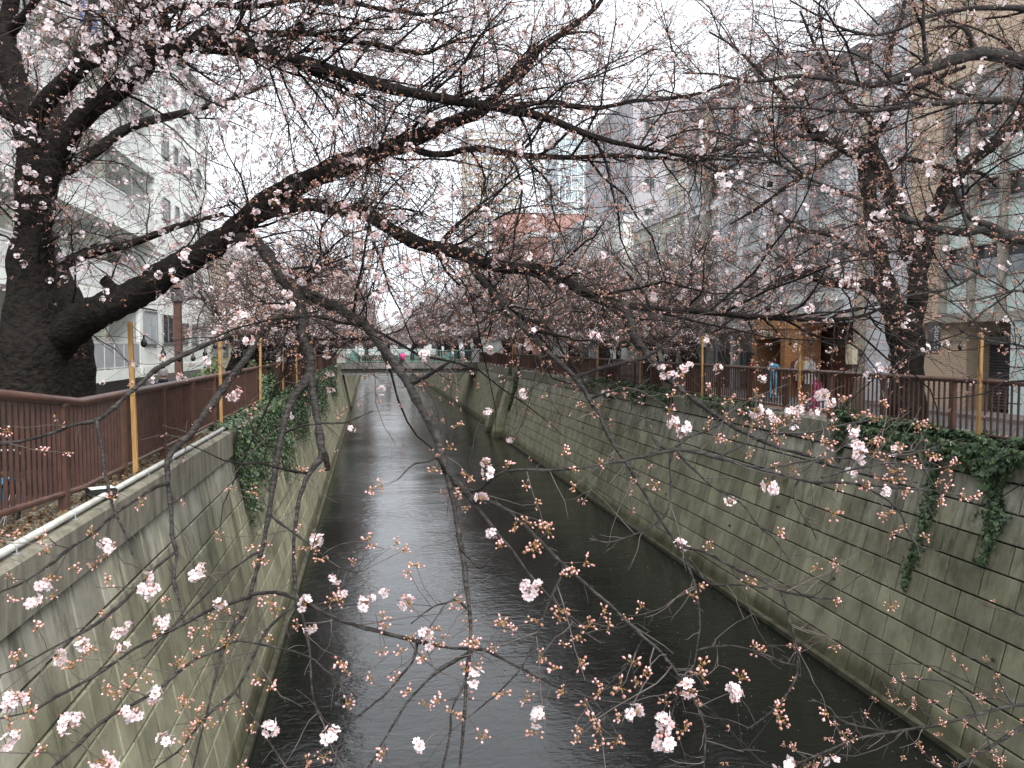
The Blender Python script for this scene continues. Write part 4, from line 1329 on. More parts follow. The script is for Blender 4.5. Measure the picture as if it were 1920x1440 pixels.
# ------------------------------------------------------------------ the big left cherry (trunk beside the left railing)
LEFT_TRUNK = '45 860 10.6 230; 48 790 10.55 190; 52 720 10.5 160; 58 650 10.5 140; 58 570 10.5 100; 58 490 10.5 84; 60 410 10.5 70; 58 330 10.4 58; 56 262 10.4 54; 48 210 10.4 56; 25 150 10.4 52; 8 80 10.4 46; 15 40 10.4 36; 22 0 10.4 30; 34 -70 10.3 24'
LEFT_LIMBS = [
    '62 640 10.55 50; 68 560 10.55 50; 76 480 10.5 48; 86 400 10.35 46; 98 335 10.2 46; 118 268 10.1 48; 167 207 10.0 46; 233 157 9.9 44; 267 131 9.9 41; 280 105 9.9 38; 297 76 9.8 32; 312 45 9.8 24; 303 18 9.7 20; 296 -40 9.6 16',
    '60 240 10.4 44; 85 192 10.2 41; 133 143 10.0 40; 187 97 9.7 40; 247 93 9.5 37; 300 100 9.4 37; 345 90 9.3 36; 378 76 9.2 35; 405 72 9.1 33; 483 93 9.0 31; 560 112 8.9 30; 633 134 8.8 28; 740 166 8.7 26; 840 186 8.6 24; 923 200 8.6 22; 983 211 8.6 20; 1040 227 8.6 17; 1090 248 8.6 14; 1160 270 8.7 11; 1280 293 8.8 7; 1360 330 8.9 4',
    '205 90 9.6 24; 215 63 9.5 23; 253 50 9.4 22; 277 18 9.3 19; 290 -40 9.2 15',
    '20 60 10.4 22; 45 26 10.2 18; 66 0 10.1 16; 100 -50 10 12',
    '50 240 10.4 34; 20 214 10.3 32; -15 190 10.2 30; -80 150 10 24',
    '0 830 11.1 50; 34 752 11.0 66; 64 692 10.85 74; 104 644 10.6 80; 150 603 10.35 82; 200 574 10.1 78; 260 545 10.0 70; 325 500 9.9 62; 385 465 9.8 54; 440 432 9.7 50; 510 375 9.6 48; 600 332 9.5 46; 680 302 9.4 44; 770 270 9.3 39; 850 236 9.3 33; 915 207 9.3 27; 958 150 9.3 20; 1010 100 9.3 17; 1062 60 9.3 14; 1110 22 9.3 11; 1150 -30 9.3 8',
    '960 197 9.3 13; 1030 189 9.2 12; 1100 200 9.2 11; 1200 190 9.2 9; 1300 178 9.3 7; 1390 150 9.4 4',
    '770 275 9.3 18; 800 287 9.2 16; 840 290 9.2 16; 887 280 9.2 15; 973 293 9.2 14; 1040 297 9.2 13; 1123 295 9.2 11; 1207 297 9.3 9; 1290 302 9.4 6; 1370 320 9.5 4',
    '450 425 9.7 34; 520 392 9.55 32; 580 384 9.5 31; 640 393 9.4 31; 695 402 9.3 33; 750 433 9.2 33; 800 457 9.1 33; 873 474 9.0 31; 907 487 8.9 29; 973 500 8.8 28; 1033 508 8.7 26; 1073 530 8.6 25; 1117 553 8.6 24; 1167 568 8.6 20; 1240 574 8.7 16; 1313 578 8.8 14; 1413 592 8.9 13; 1513 598 9.0 11; 1580 597 9.1 9; 1640 583 9.2 7; 1700 552 9.3 4',
    '345 90 9.3 18; 380 57 9.2 16; 427 50 9.1 15; 517 63 9.0 14; 583 67 8.9 13; 640 80 8.8 12; 700 88 8.8 11; 793 103 8.7 9; 850 78 8.6 7; 900 66 8.6 4',
    '300 20 9.7 16; 380 10 9.6 14; 470 15 9.4 13; 560 4 9.3 12; 640 7 9.2 11; 707 17 9.1 10; 790 30 9.1 8; 850 52 9.0 5',
    '377 95 9.2 15; 467 103 9.1 13; 550 124 9.0 10; 640 160 8.9 7; 720 215 8.8 4',
    '420 440 9.75 34; 470 452 9.6 32; 505 480 9.5 31; 530 518 9.2 29; 560 553 8.9 28; 570 600 8.6 26; 572 640 8.4 25; 586 672 8.1 24; 580 712 7.9 23; 562 733 7.7 17; 543 765 7.4 16; 530 813 7.1 15; 520 863 6.8 14; 513 913 6.5 13; 507 962 6.2 12; 497 1020 5.8 12; 480 1077 5.5 10; 460 1147 5.2 9; 433 1185 5.0 8; 410 1243 4.8 7; 397 1303 4.6 6; 383 1357 4.5 5; 362 1440 4.4 4',
    '582 700 7.95 18; 588 745 7.7 17; 594 780 7.5 17; 603 830 7.2 19; 606 856 7.0 16; 578 897 6.7 11; 563 947 6.4 10; 553 1043 5.9 9; 557 1110 5.6 8; 570 1160 5.4 7; 580 1227 5.2 6; 587 1313 5.0 5; 610 1367 4.9 4; 645 1430 4.8 3',
    '545 535 9.1 28; 590 560 8.9 26; 640 584 8.6 24; 680 607 8.3 23; 707 641 8.0 22; 737 683 7.6 21; 763 723 7.3 20; 783 763 6.9 20; 807 803 6.6 19; 820 833 6.3 18; 832 880 6.0 15; 843 915 5.7 13; 853 962 5.4 12; 860 1020 5.1 12; 870 1077 4.8 11; 877 1143 4.6 10; 880 1193 4.4 9; 873 1277 4.2 9; 870 1327 4.1 8; 862 1436 4.0 6; 856 1520 3.9 5',
    '873 474 9.0 22; 893 513 8.8 17; 933 563 8.5 15; 973 607 8.2 14; 1007 643 8.0 13; 1040 673 7.7 12; 1080 710 7.4 11; 1107 747 7.1 10; 1127 780 6.9 10; 1150 827 6.6 9; 1173 863 6.3 8; 1200 907 6.1 7; 1230 957 5.8 7; 1273 1023 5.6 6; 1290 1060 5.5 5; 1300 1087 5.4 5; 1312 1160 5.3 4; 1307 1220 5.2 4; 1293 1280 5.2 3',
]
HANG = [
    '832 880 6.0 11; 857 907 5.7 11; 887 937 5.4 10; 920 943 5.2 8; 953 960 5.0 8; 987 990 4.8 7; 1023 1027 4.6 7; 1057 1060 4.5 7; 1107 1103 4.3 6; 1150 1140 4.2 6; 1207 1193 4.1 6; 1240 1220 4.0 5; 1273 1267 3.9 5; 1290 1290 3.9 4; 1313 1337 3.8 4; 1323 1377 3.8 4; 1320 1440 3.7 3',
    '1057 1060 4.5 5; 1050 1085 4.45 4.5; 1027 1133 4.4 4; 1000 1207 4.3 4; 973 1260 4.2 3.5; 923 1310 4.2 3; 880 1343 4.1 2.5',
    '880 935 5.4 8; 907 967 5.3 7; 933 1003 5.2 7; 960 1033 5.1 6; 1000 1087 5.0 5; 1050 1140 4.9 4; 1090 1180 4.8 3.5; 1127 1207 4.7 2.5',
    '467 1115 5.3 8; 517 1111 5.2 7; 567 1127 5.0 7; 633 1160 4.8 7; 707 1183 4.7 7; 773 1200 4.6 7; 853 1217 4.5 6; 907 1220 4.4 6; 953 1243 4.3 6; 1007 1270 4.2 5; 1057 1293 4.1 5; 1113 1313 4.0 4.5; 1173 1320 4.0 3; 1200 1332 4.0 2.5',
    '1113 1313 4.0 4; 1143 1353 3.9 3.5; 1163 1393 3.8 3; 1173 1440 3.8 2.5',
    '885 1222 4.4 6; 850 1240 4.4 6; 827 1253 4.35 6; 800 1277 4.3 5; 767 1313 4.2 5; 733 1367 4.1 4.5; 690 1440 4.0 4',
    '783 1205 4.6 5; 775 1235 4.5 5; 750 1267 4.5 4.5; 717 1303 4.4 4; 640 1367 4.3 4; 590 1420 4.2 3',
    '857 907 5.7 8; 890 921 5.5 6; 930 893 5.3 6; 963 882 5.2 5; 1040 880 5.1 5; 1107 873 5.0 5; 1157 865 5.0 6; 1200 856 5.0 6; 1240 847 5.0 6; 1262 842 5.0 7; 1300 845 5.0 8; 1347 858 5.0 8; 1430 880 5.0 7; 1513 900 5.0 7; 1580 903 5.0 6; 1680 913 5.1 5; 1780 923 5.2 3; 1830 945 5.2 2',
    '1167 570 8.6 20; 1178 600 8.4 19; 1190 635 8.2 18; 1208 658 8.0 16; 1240 700 7.6 12; 1283 739 7.2 10; 1313 763 7.0 10; 1363 797 6.6 9; 1413 823 6.4 8; 1470 845 6.2 7; 1513 855 6.1 6; 1573 880 6.0 5; 1640 892 6.0 4; 1720 905 6.0 2.5',
    '1078 708 7.4 8; 1123 693 7.3 7; 1173 680 7.2 7; 1207 673 7.1 7; 1240 651 7.0 6; 1273 620 6.9 5; 1290 585 6.8 4; 1330 540 6.7 2.5',
    '1225 820 5.8 6; 1238 838 5.4 6; 1262 842 5.1 6; 1290 820 5.2 5; 1330 805 5.3 5; 1390 775 5.4 4; 1450 768 5.5 4; 1500 762 5.6 3; 1560 748 5.7 2.5',
    '1262 842 5.0 6; 1255 870 5.0 5; 1258 905 5.0 4; 1258 930 4.9 4; 1250 960 4.8 3.5; 1225 985 4.8 3; 1150 1015 4.8 3; 1105 1010 4.8 2.5',
    '1270 845 5.0 5; 1300 880 4.9 4.5; 1340 915 4.8 4; 1390 945 4.7 4; 1420 985 4.6 3.5; 1450 1010 4.6 3; 1480 1050 4.5 2.5',
    '1347 858 5.0 5; 1400 830 5.1 4; 1440 815 5.2 4; 1510 812 5.3 4; 1570 798 5.4 3.5; 1620 790 5.5 3; 1660 780 5.6 2',
    '1430 880 5.0 4; 1500 868 5.1 4; 1560 862 5.1 4; 1630 858 5.2 4; 1690 850 5.3 3; 1760 845 5.4 2',
    '1500 897 5.0 4; 1490 915 5.0 4; 1492 940 4.9 3.5; 1507 970 4.9 3; 1520 985 4.8 3; 1530 1010 4.8 2',
    '1600 905 5.05 5; 1660 935 5.0 4; 1690 965 5.0 4; 1705 1000 5.0 3.5; 1728 1025 5.0 3; 1765 1033 5.0 2',
    '1540 895 5.0 4; 1600 880 5.05 4; 1680 868 5.1 3.5; 1740 880 5.15 3; 1790 872 5.2 2',
    '540 597 8.8 22; 505 610 8.4 17; 483 630 8.1 15; 467 663 7.8 14; 443 693 7.5 14; 410 737 7.1 13; 383 773 6.8 12; 353 813 6.5 12; 317 853 6.2 11; 315 897 6.0 9; 320 960 5.7 9; 322 1003 5.5 8; 330 1043 5.3 7; 324 1087 5.1 6; 334 1122 5.0 5; 345 1165 4.9 3',
    '483 628 8.1 11; 443 628 7.9 10; 410 635 7.7 10; 350 663 7.3 9; 300 687 7.0 9; 253 727 6.6 8; 213 763 6.3 8; 180 787 6.1 8; 133 797 5.9 7; 67 820 5.6 6; 0 833 5.3 6; -60 840 5.1 5',
    '180 787 6.1 6; 186 815 6.0 6; 191 838 5.9 6; 198 887 5.7 6; 207 927 5.5 6; 217 960 5.4 5; 231 992 5.3 4; 248 1040 5.2 3',
    '317 906 5.95 7; 283 917 5.8 6; 253 937 5.7 6; 217 962 5.5 6; 177 997 5.3 6; 133 1027 5.1 5.5; 90 1060 4.9 5; 50 1087 4.8 5; 0 1110 4.6 4; -50 1130 4.5 3',
    '327 1036 5.3 6; 293 1063 5.2 5.5; 260 1100 5.0 5.5; 227 1130 4.9 5.5; 183 1167 4.8 5; 150 1187 4.7 5; 100 1213 4.5 4.5; 40 1247 4.4 4; -10 1270 4.3 3.5',
    '493 1030 5.7 5; 463 1047 5.6 5; 407 1090 5.4 4.5; 390 1110 5.3 4; 350 1150 5.2 3.5; 300 1200 5.0 3; 270 1235 4.9 2',
    '470 1118 5.3 7; 440 1128 5.2 7; 400 1140 5.1 7; 340 1170 4.9 7; 293 1193 4.8 7; 247 1217 4.7 6.5; 207 1243 4.6 6; 160 1273 4.5 6; 100 1307 4.3 5; 57 1333 4.2 4; 0 1347 4.1 3.5',
    '420 1215 4.9 6; 367 1237 4.8 6; 327 1267 4.7 6; 297 1293 4.6 6; 253 1320 4.5 6; 207 1343 4.4 6; 180 1363 4.3 6; 150 1393 4.2 6; 100 1440 4.1 6; 60 1480 4.0 5',
    '420 1213 4.9 4; 450 1202 4.9 4; 517 1213 4.8 4; 580 1230 4.8 4; 610 1253 4.7 3.5; 645 1282 4.6 3; 670 1310 4.6 2',
    '557 1130 5.5 5; 520 1160 5.3 5; 493 1193 5.2 5.5; 470 1243 5.0 5; 440 1297 4.8 5; 390 1340 4.7 4.5; 360 1377 4.6 4; 333 1410 4.5 4; 290 1440 4.4 3',
    '440 1297 4.8 4; 473 1343 4.7 4; 497 1380 4.6 4; 520 1413 4.5 4; 542 1445 4.4 3',
    '873 1277 4.2 5; 850 1330 4.1 5; 845 1380 4.05 5; 830 1440 4.0 5',
    '865 1030 5.0 5; 900 1065 4.9 5; 920 1045 4.9 3; 935 1030 4.9 2',
    '877 1143 4.6 5; 858 1125 4.6 5; 838 1130 4.6 4; 810 1140 4.6 3; 770 1170 4.6 2',
    '840 895 5.9 7; 820 860 5.7 6; 800 865 5.6 5; 775 872 5.5 3; 745 900 5.4 2',
    '763 723 7.3 8; 790 712 7.1 8; 825 690 6.9 6; 845 677 6.8 4',
    '1273 1023 5.6 6; 1330 1040 5.5 6; 1370 1063 5.4 6; 1413 1080 5.3 6; 1463 1107 5.2 5; 1513 1117 5.1 5; 1563 1123 5.1 4; 1585 1132 5.1 2',
    '1307 1220 5.2 4; 1330 1213 5.2 4; 1380 1213 5.1 4; 1430 1227 5.0 4; 1467 1243 5.0 3.5; 1493 1247 5.0 3',
    '1463 1107 5.2 4; 1480 1160 5.1 4; 1493 1213 5.0 4; 1494 1260 4.9 4; 1477 1297 4.8 4; 1447 1333 4.8 3.5; 1400 1368 4.8 2.5',
    '1290 1045 5.5 4; 1330 1092 5.4 4; 1380 1095 5.3 3.5; 1420 1100 5.2 3; 1440 1105 5.2 2.5',
    '1273 1267 3.9 4; 1270 1300 3.9 3.5; 1262 1330 3.9 3; 1252 1360 3.9 2.5',
    '1207 1193 4.1 4; 1185 1235 4.1 3.5; 1160 1265 4.1 3; 1140 1285 4.1 2.5; 1115 1283 4.1 2',
    '1107 747 7.1 5; 1140 735 7.0 4; 1180 728 6.9 4; 1220 745 6.8 3; 1250 760 6.8 2',
    '530 813 7.1 5; 560 800 7.0 4; 600 795 6.9 3.5; 650 792 6.8 3; 700 770 6.8 2',
    '505 965 6.2 5; 540 990 6.0 4; 580 1020 5.8 4; 630 1060 5.6 3; 670 1075 5.5 2',
]
RIGHTLOW = [
    '2060 1270 4.6 9; 1990 1305 4.6 8; 1920 1323 4.6 7; 1897 1324 4.6 6; 1830 1340 4.6 6; 1747 1360 4.5 5; 1667 1373 4.5 5; 1613 1383 4.5 4.5; 1553 1407 4.4 4; 1480 1437 4.4 3; 1440 1455 4.4 2.5',
    '2040 1300 4.5 9; 1920 1363 4.5 8; 1863 1397 4.5 7; 1800 1437 4.5 6; 1760 1470 4.5 5',
    '1667 1372 4.5 4; 1613 1363 4.5 3.5; 1570 1347 4.5 3.5; 1557 1327 4.5 3; 1520 1310 4.5 2.5',
    '1830 1340 4.6 4; 1820 1318 4.6 4; 1803 1297 4.6 3.5; 1780 1282 4.6 3; 1757 1275 4.6 3; 1720 1273 4.6 2.5; 1690 1268 4.6 2',
    '1747 1360 4.5 3; 1735 1335 4.5 3; 1700 1310 4.5 2.5; 1660 1290 4.5 2',
    '1900 1324 4.6 4; 1880 1290 4.7 3; 1862 1255 4.7 3; 1840 1240 4.7 2.5; 1812 1232 4.7 2',
    '1830 1345 4.6 3; 1850 1380 4.5 3; 1865 1440 4.4 2.5',
]
BLOSS_PX = [(275,1088),(262,1105),(285,1108),(313,1163),(305,1172),(232,1178),(222,1190),(230,1213),(62,1122),(82,1094),(108,1232),(10,1395),(22,1378),(365,1078),(383,1070),(413,1130),
 (185,1427),(215,1420),(203,1432),(130,1357),(236,1335),(250,1340),(580,1178),(627,1085),(640,1108),(695,1122),(688,1130),(715,1110),(768,1135),(800,1212),(893,1270),(992,1112),(1008,1104),(985,1100),
 (912,870),(918,884),(904,938),(1247,1355),(1244,1372),(1252,1390),(1240,1388),(1372,1296),(1385,1302),(1192,1337),(1292,1292),(505,1365),(785,1400),(1440,775),(1452,780),(1478,770),(1490,778),(1500,766),
 (1530,772),(1548,742),(1556,756),(1262,702),(1248,708),(1240,690),(1278,695),(1290,688),(1268,792),(1290,806),(1280,812),(1415,768),(1440,908),(1448,915),(1610,850),(1617,862),(1606,840),(1600,802),(1596,812),(1660,920),
 (1680,846),(1594,888),(985,738),(800,672),(797,664),(660,803),(1275,1022),(195,1020),(205,1028),(30,1310),(15,1330),(148,1350),(310,1390),(290,1300)]
BUD_PX = [(717,1158),(722,1176),(820,1205),(770,1196),(880,1207),(895,1210),(925,1215),(875,1255),(890,1250),(930,1168),(960,1182),(944,1172),(740,1272),(745,1020),(765,1070),(752,1032),(780,1060),(1075,1065),(1068,1080),
 (1010,985),(990,980),(1060,850),(1185,1245),(1125,1285),(1120,1400),(1080,1380),(1000,1370),(1060,1300),(1092,1368),(1040,1255),(650,1255),(607,1420),(635,1240),(330,1245),(350,1240),(365,1225),(425,1205),(435,1190),(420,1142),
 (490,1122),(495,1050),(520,1145),(575,1030),(590,1028),(600,1050),(507,1127),(240,1265),(195,1290),(215,1300),(240,1290),(275,1275),(340,1325),(355,1365),(370,1358),(350,1385),(340,1415),(60,1300),(35,1302),(50,1332),(18,1352),
 (80,1405),(160,1212),(165,1222),(20,1085),(100,1080),(440,915),(425,922),(400,770),(105,785),(120,800),(1650,830),(1690,842),(1720,868),(1702,858),(1775,880),(1788,868),(1760,902),(1830,930),(1772,912),(1680,882),(1550,860),(1520,850),
 (1460,822),(1430,800),(1402,850),(1395,792),(1380,822),(1330,792),(700,915),(715,908),(830,712),(840,705),(845,655),(870,948),(965,985),(1030,995),(1150,790),(1305,745),(1290,740),(1340,820),(1360,830),(1560,830),(1640,845),(1665,860),
 (1460,1000),(1740,1010),(1580,912),(480,1055),(560,1035),(505,1290),(455,1330),(310,1130),(205,1085),(140,1060),(30,1240),(70,1180),(385,1330),(398,1355),(660,1060),(690,1010),(850,1340),(1000,1165)]

lc = empty('cherry_tree', at(50, 800, 10.5), 'huge dark cherry tree at the left railing whose limbs arch over the whole canal', 'tree', 'cherry trees along the canal')
LOFF = np.array(lc.location)
rg = np.random.default_rng(101)
def add_limbs(root, off, strs, mat, S, step, knob, name, wob=0.0, slim=1.0):
    out = []
    for s in strs:
        rows = trace(s); rows[:, 3] *= slim
        me, c = limb_mesh(name, rows, mt[mat], S, rg, step, knob, wob)
        o = link(name, me, root); o.location = -off
        out.append(c)
    return out
trk = add_limbs(lc, LOFF, [LEFT_TRUNK], 'bark', 20, .10, .045, 'trunk', 0.0, .88)
lim = add_limbs(lc, LOFF, LEFT_LIMBS[:12], 'bark', 14, .07, .065, 'limb', .004, .82)
lim2 = add_limbs(lc, LOFF, LEFT_LIMBS[12:], 'branch', 10, .05, .10, 'limb', .0018, .80)
hang = add_limbs(lc, LOFF, HANG, 'branch', 7, .03, .13, 'branch', .0012)
# a broken stub and burrs on the big limbs
add_limbs(lc, LOFF, ['218 552 10.05 24; 206 536 9.98 19; 197 527 9.95 17; 193 524 9.93 14', '607 850 7.0 12; 612 862 6.98 10; 614 882 6.95 9', '968 150 9.3 26; 1000 100 9.25 24; 1010 92 9.2 12'], 'bark', 10, .05, .12, 'stub')

# upper crown: side branches, twigs and spurs grown from the limbs
upper = trk + lim
hi = lambda A, r: np.where(A[:, 2] > EYE + .12, 1.0, 0.03) * np.where(r > .22, .15, 1.0) * np.where(A[:, 0] > 2.4, .5, np.where(A[:, 0] > -1.2, np.where(A[:, 2] < EYE + 2.1, 1.2, .8), .85))
P2, R2 = grow(upper + lim2, 340, (.8, 2.8), (.5, 1.25), .08, 9, .20, rg, .018, .004, .15, .4, hi, taper=.16)
P3, R3 = grow(rows_of(P2, R2) + lim, 3900, (.35, 1.35), (.45, 1.2), .12, 6, .22, rg, .0065, .0024, .1, .25, hi, taper=.5)
P4, R4 = grow(rows_of(P3, R3), 15500, (.08, .48), (.5, 1.2), .05, 4, .25, rg, .0032, .0019, .1, .3, taper=.6)
join_tubes('side_branches', [(P2 - LOFF, R2)], mt['bark'], lc, [5])
join_tubes('twigs', [(P3 - LOFF, R3), (P4 - LOFF, R4)], mt['twigmid'], lc, [3, 3])
# hanging part: finer, lighter twigs, well apart
low = lim2 + hang
hw = lambda A, r: np.where(A[:, 2] < EYE + .6, 1.0, .5) * np.where(r > .03, .35, 1.0)
H2, HR2 = grow(low, 320, (.10, .75), (.6, 1.25), .12, 7, .16, rg, .0042, .0017, .12, .1, hw, taper=.45)
H3, HR3 = grow(rows_of(H2, HR2) + hang, 620, (.04, .24), (.5, 1.25), .03, 4, .22, rg, .0024, .0013, .1, .2, taper=.55)
SP, SPR = grow(low, 900, (.012, .05), (.8, 1.4), 0, 3, .2, rg, .0040, .0018, .1, .1, taper=.6)

# clusters read off the photograph hang on the nearest branch by a short spur
LOWPTS = np.vstack([c for c in low])
def to_px(Pw):
    inv = np.array(_CM.inverted())
    q = Pw @ inv[:3, :3].T + inv[:3, 3]
    return np.stack([960 + FPX * q[:, 0] / -q[:, 2], 720 - FPX * q[:, 1] / -q[:, 2], -q[:, 2]], axis=1)
LPX = to_px(LOWPTS[:, :3])
def attach(pxs, rng):
    pos, dr, con = [], [], []
    for x, y in pxs:
        dd = (LPX[:, 0] - x) ** 2 + (LPX[:, 1] - y) ** 2
        i = int(np.argmin(dd))
        d = LPX[i, 2] * rng.uniform(.985, 1.0)
        p = at(x + rng.uniform(-3, 3), y + rng.uniform(-3, 3), d)
        a = LOWPTS[i, :3]
        mid = (a + p) / 2 + rng.normal(size=3) * .012
        con.append(np.stack([a, a * .55 + mid * .45, mid, mid * .4 + p * .6, p]))
        pos.append(p); dr.append(nrm(p - a + rng.normal(size=3) * .03))
    return np.array(pos), np.array(dr), np.array(con)
bp, bd, bc = attach(BLOSS_PX, rg)
up_, ud, uc = attach(BUD_PX, rg)
CN = np.concatenate([bc, uc])
CNR = np.tile(np.linspace(.0026, .0016, 5), (len(CN), 1))
tw = join_tubes('fine_twigs', [(H2 - LOFF, HR2), (H3 - LOFF, HR3), (SP - LOFF, SPR), (CN - LOFF, CNR)], mt['twig'], lc, [5, 4, 4, 5])
# procedurally placed ones on the low twigs (few) and in the crown (many)
t3, d3 = tips(H3, rg, .24, .02)
t2, d2 = tips(H2, rg, .18, .10)
keep = rg.random(len(t3)) < .05
bp = np.vstack([bp, t3[keep]]); bd = np.vstack([bd, d3[keep]])
up_ = np.vstack([up_, t3[~keep], t2]); ud = np.vstack([ud, d3[~keep], d2])
t4, d4 = tips(P4, rg, .65, .25)
# the left half of this tree is further in bloom than the right
px4 = to_px(t4)
prob = np.clip(.19 - (px4[:, 0] - 500) / 2200, .05, .30) * np.where(np.sin(t4[:, 0] * 2.1) + np.sin(t4[:, 1] * 1.7 + t4[:, 2] * 2.3) > .0, 1.45, .5)
isb = rg.random(len(t4)) < prob
put_clusters(lc, np.vstack([bp, t4[isb]]), np.vstack([bd, d4[isb]]), 260, BLN, 'blossom_cluster', (MFV, MFF, MFM), mt['petal'], rg, 'blossoms', (1.15, 1.8), LOFF)
put_clusters(lc, np.vstack([up_, t4[~isb]]), np.vstack([ud, d4[~isb]]), 290, BUN, 'bud_cluster', (MBV, MBF, MBM), mt['budmid'], rg, 'buds', (1.15, 1.75), LOFF)

# ------------------------------------------------------------------ second left trunk just behind it
def second_tree():
    root = empty('cherry_tree', at(150, 800, 13.2), 'slimmer leaning cherry trunk directly behind the huge left cherry', 'tree', 'cherry trees along the canal')
    off = np.array(root.location)
    c = add_limbs(root, off, ['152 850 13.2 92; 150 780 13.2 70; 149 720 13.2 60; 147 650 13.2 55; 132 570 13.3 46; 106 500 13.5 36; 82 420 13.8 28; 80 330 14.2 26; 104 240 14.5 28; 130 150 14.8 22; 160 60 15 16; 180 -20 15.2 12'], 'bark', 14, .12, .05, 'trunk')
    c += add_limbs(root, off, ['80 350 14.1 22; 170 290 14.2 20; 240 240 14.4 17; 330 215 14.6 13; 420 190 14.8 9; 500 160 15 5', '106 500 13.5 22; 180 470 13.6 20; 250 455 13.8 15; 330 425 14 11; 420 400 14.2 7', '112 250 14.5 18; 60 180 14.6 14; 10 130 14.8 10; -60 90 15 6'], 'bark', 9, .12, .06, 'limb')
    A, AR = grow(c[1:] + [c[0][len(c[0]) // 2:]], 50, (.8, 2.4), (.5, 1.2), .08, 7, .2, rg, .018, .004, .15, .4)
    B, BR = grow(rows_of(A, AR), 420, (.3, 1.2), (.5, 1.2), .1, 5, .22, rg, .008, .0035, .1, .3, taper=.5)
    C_, CR = grow(rows_of(B, BR), 1300, (.08, .45), (.5, 1.2), .05, 3, .25, rg, .0045, .0028, .1, .3, taper=.6)
    join_tubes('twigs', [(A - off, AR), (B - off, BR), (C_ - off, CR)], mt['twigmid'], root, [4, 3, 3])
    t, d = tips(C_, rg, .7, .2)
    b = rg.random(len(t)) < .4
    put_clusters(root, t[b], d[b], 0, BLN, 'blossom_cluster', (MFV, MFF, MFM), mt['petal'], rg, 'blossoms', (1.3, 1.9), off)
    put_clusters(root, t[~b], d[~b], 0, BUN, 'bud_cluster', (MBV, MBF, MBM), mt['budmid'], rg, 'buds', (1.1, 1.6), off)
second_tree()

# ------------------------------------------------------------------ right cherry in front of the tiled building
def traced_tree(base, label, trunk, limbs, nums, bloom, seed, branchmat='bark', nearb=0):
    global rg
    rg = np.random.default_rng(seed)
    root = empty('cherry_tree', base, label, 'tree', 'cherry trees along the canal')
    off = np.array(root.location)
    tr = add_limbs(root, off, [trunk], 'bark', 16, .12, .05, 'trunk')
    lm = add_limbs(root, off, limbs, branchmat, 10, .10, .06, 'limb', .002)
    n2, n3, n4 = nums
    wt = lambda A, r: np.where(A[:, 2] > EYE - .3, 1.0, .12) * np.where(r > .2, .2, 1.0)
    A, AR = grow(tr + lm, n2, (.9, 3.0), (.5, 1.25), .06, 8, .2, rg, .018, .004, .2, .5, wt)
    B, BR = grow(rows_of(A, AR) + lm, n3, (.35, 1.5), (.45, 1.2), .10, 6, .22, rg, .0058, .0026, .1, .3, wt, taper=.5)
    C_, CR = grow(rows_of(B, BR), n4, (.08, .55), (.5, 1.2), .04, 3, .25, rg, .0032, .0020, .1, .3, taper=.6)
    join_tubes('side_branches', [(A - off, AR)], mt['bark'], root, [5])
    join_tubes('twigs', [(B - off, BR), (C_ - off, CR)], mt['twigmid'], root, [3, 3])
    t, d = tips(C_, rg, .75, .2)
    b = rg.random(len(t)) < bloom
    put_clusters(root, t[b], d[b], 0, BLN, 'blossom_cluster', (MFV, MFF, MFM), mt['petal'], rg, 'blossoms', (1.3, 1.9), off)
    put_clusters(root, t[~b], d[~b], 0, BUN, 'bud_cluster', (MBV, MBF, MBM), mt['budmid'], rg, 'buds', (1.1, 1.6), off)
    return root, lm
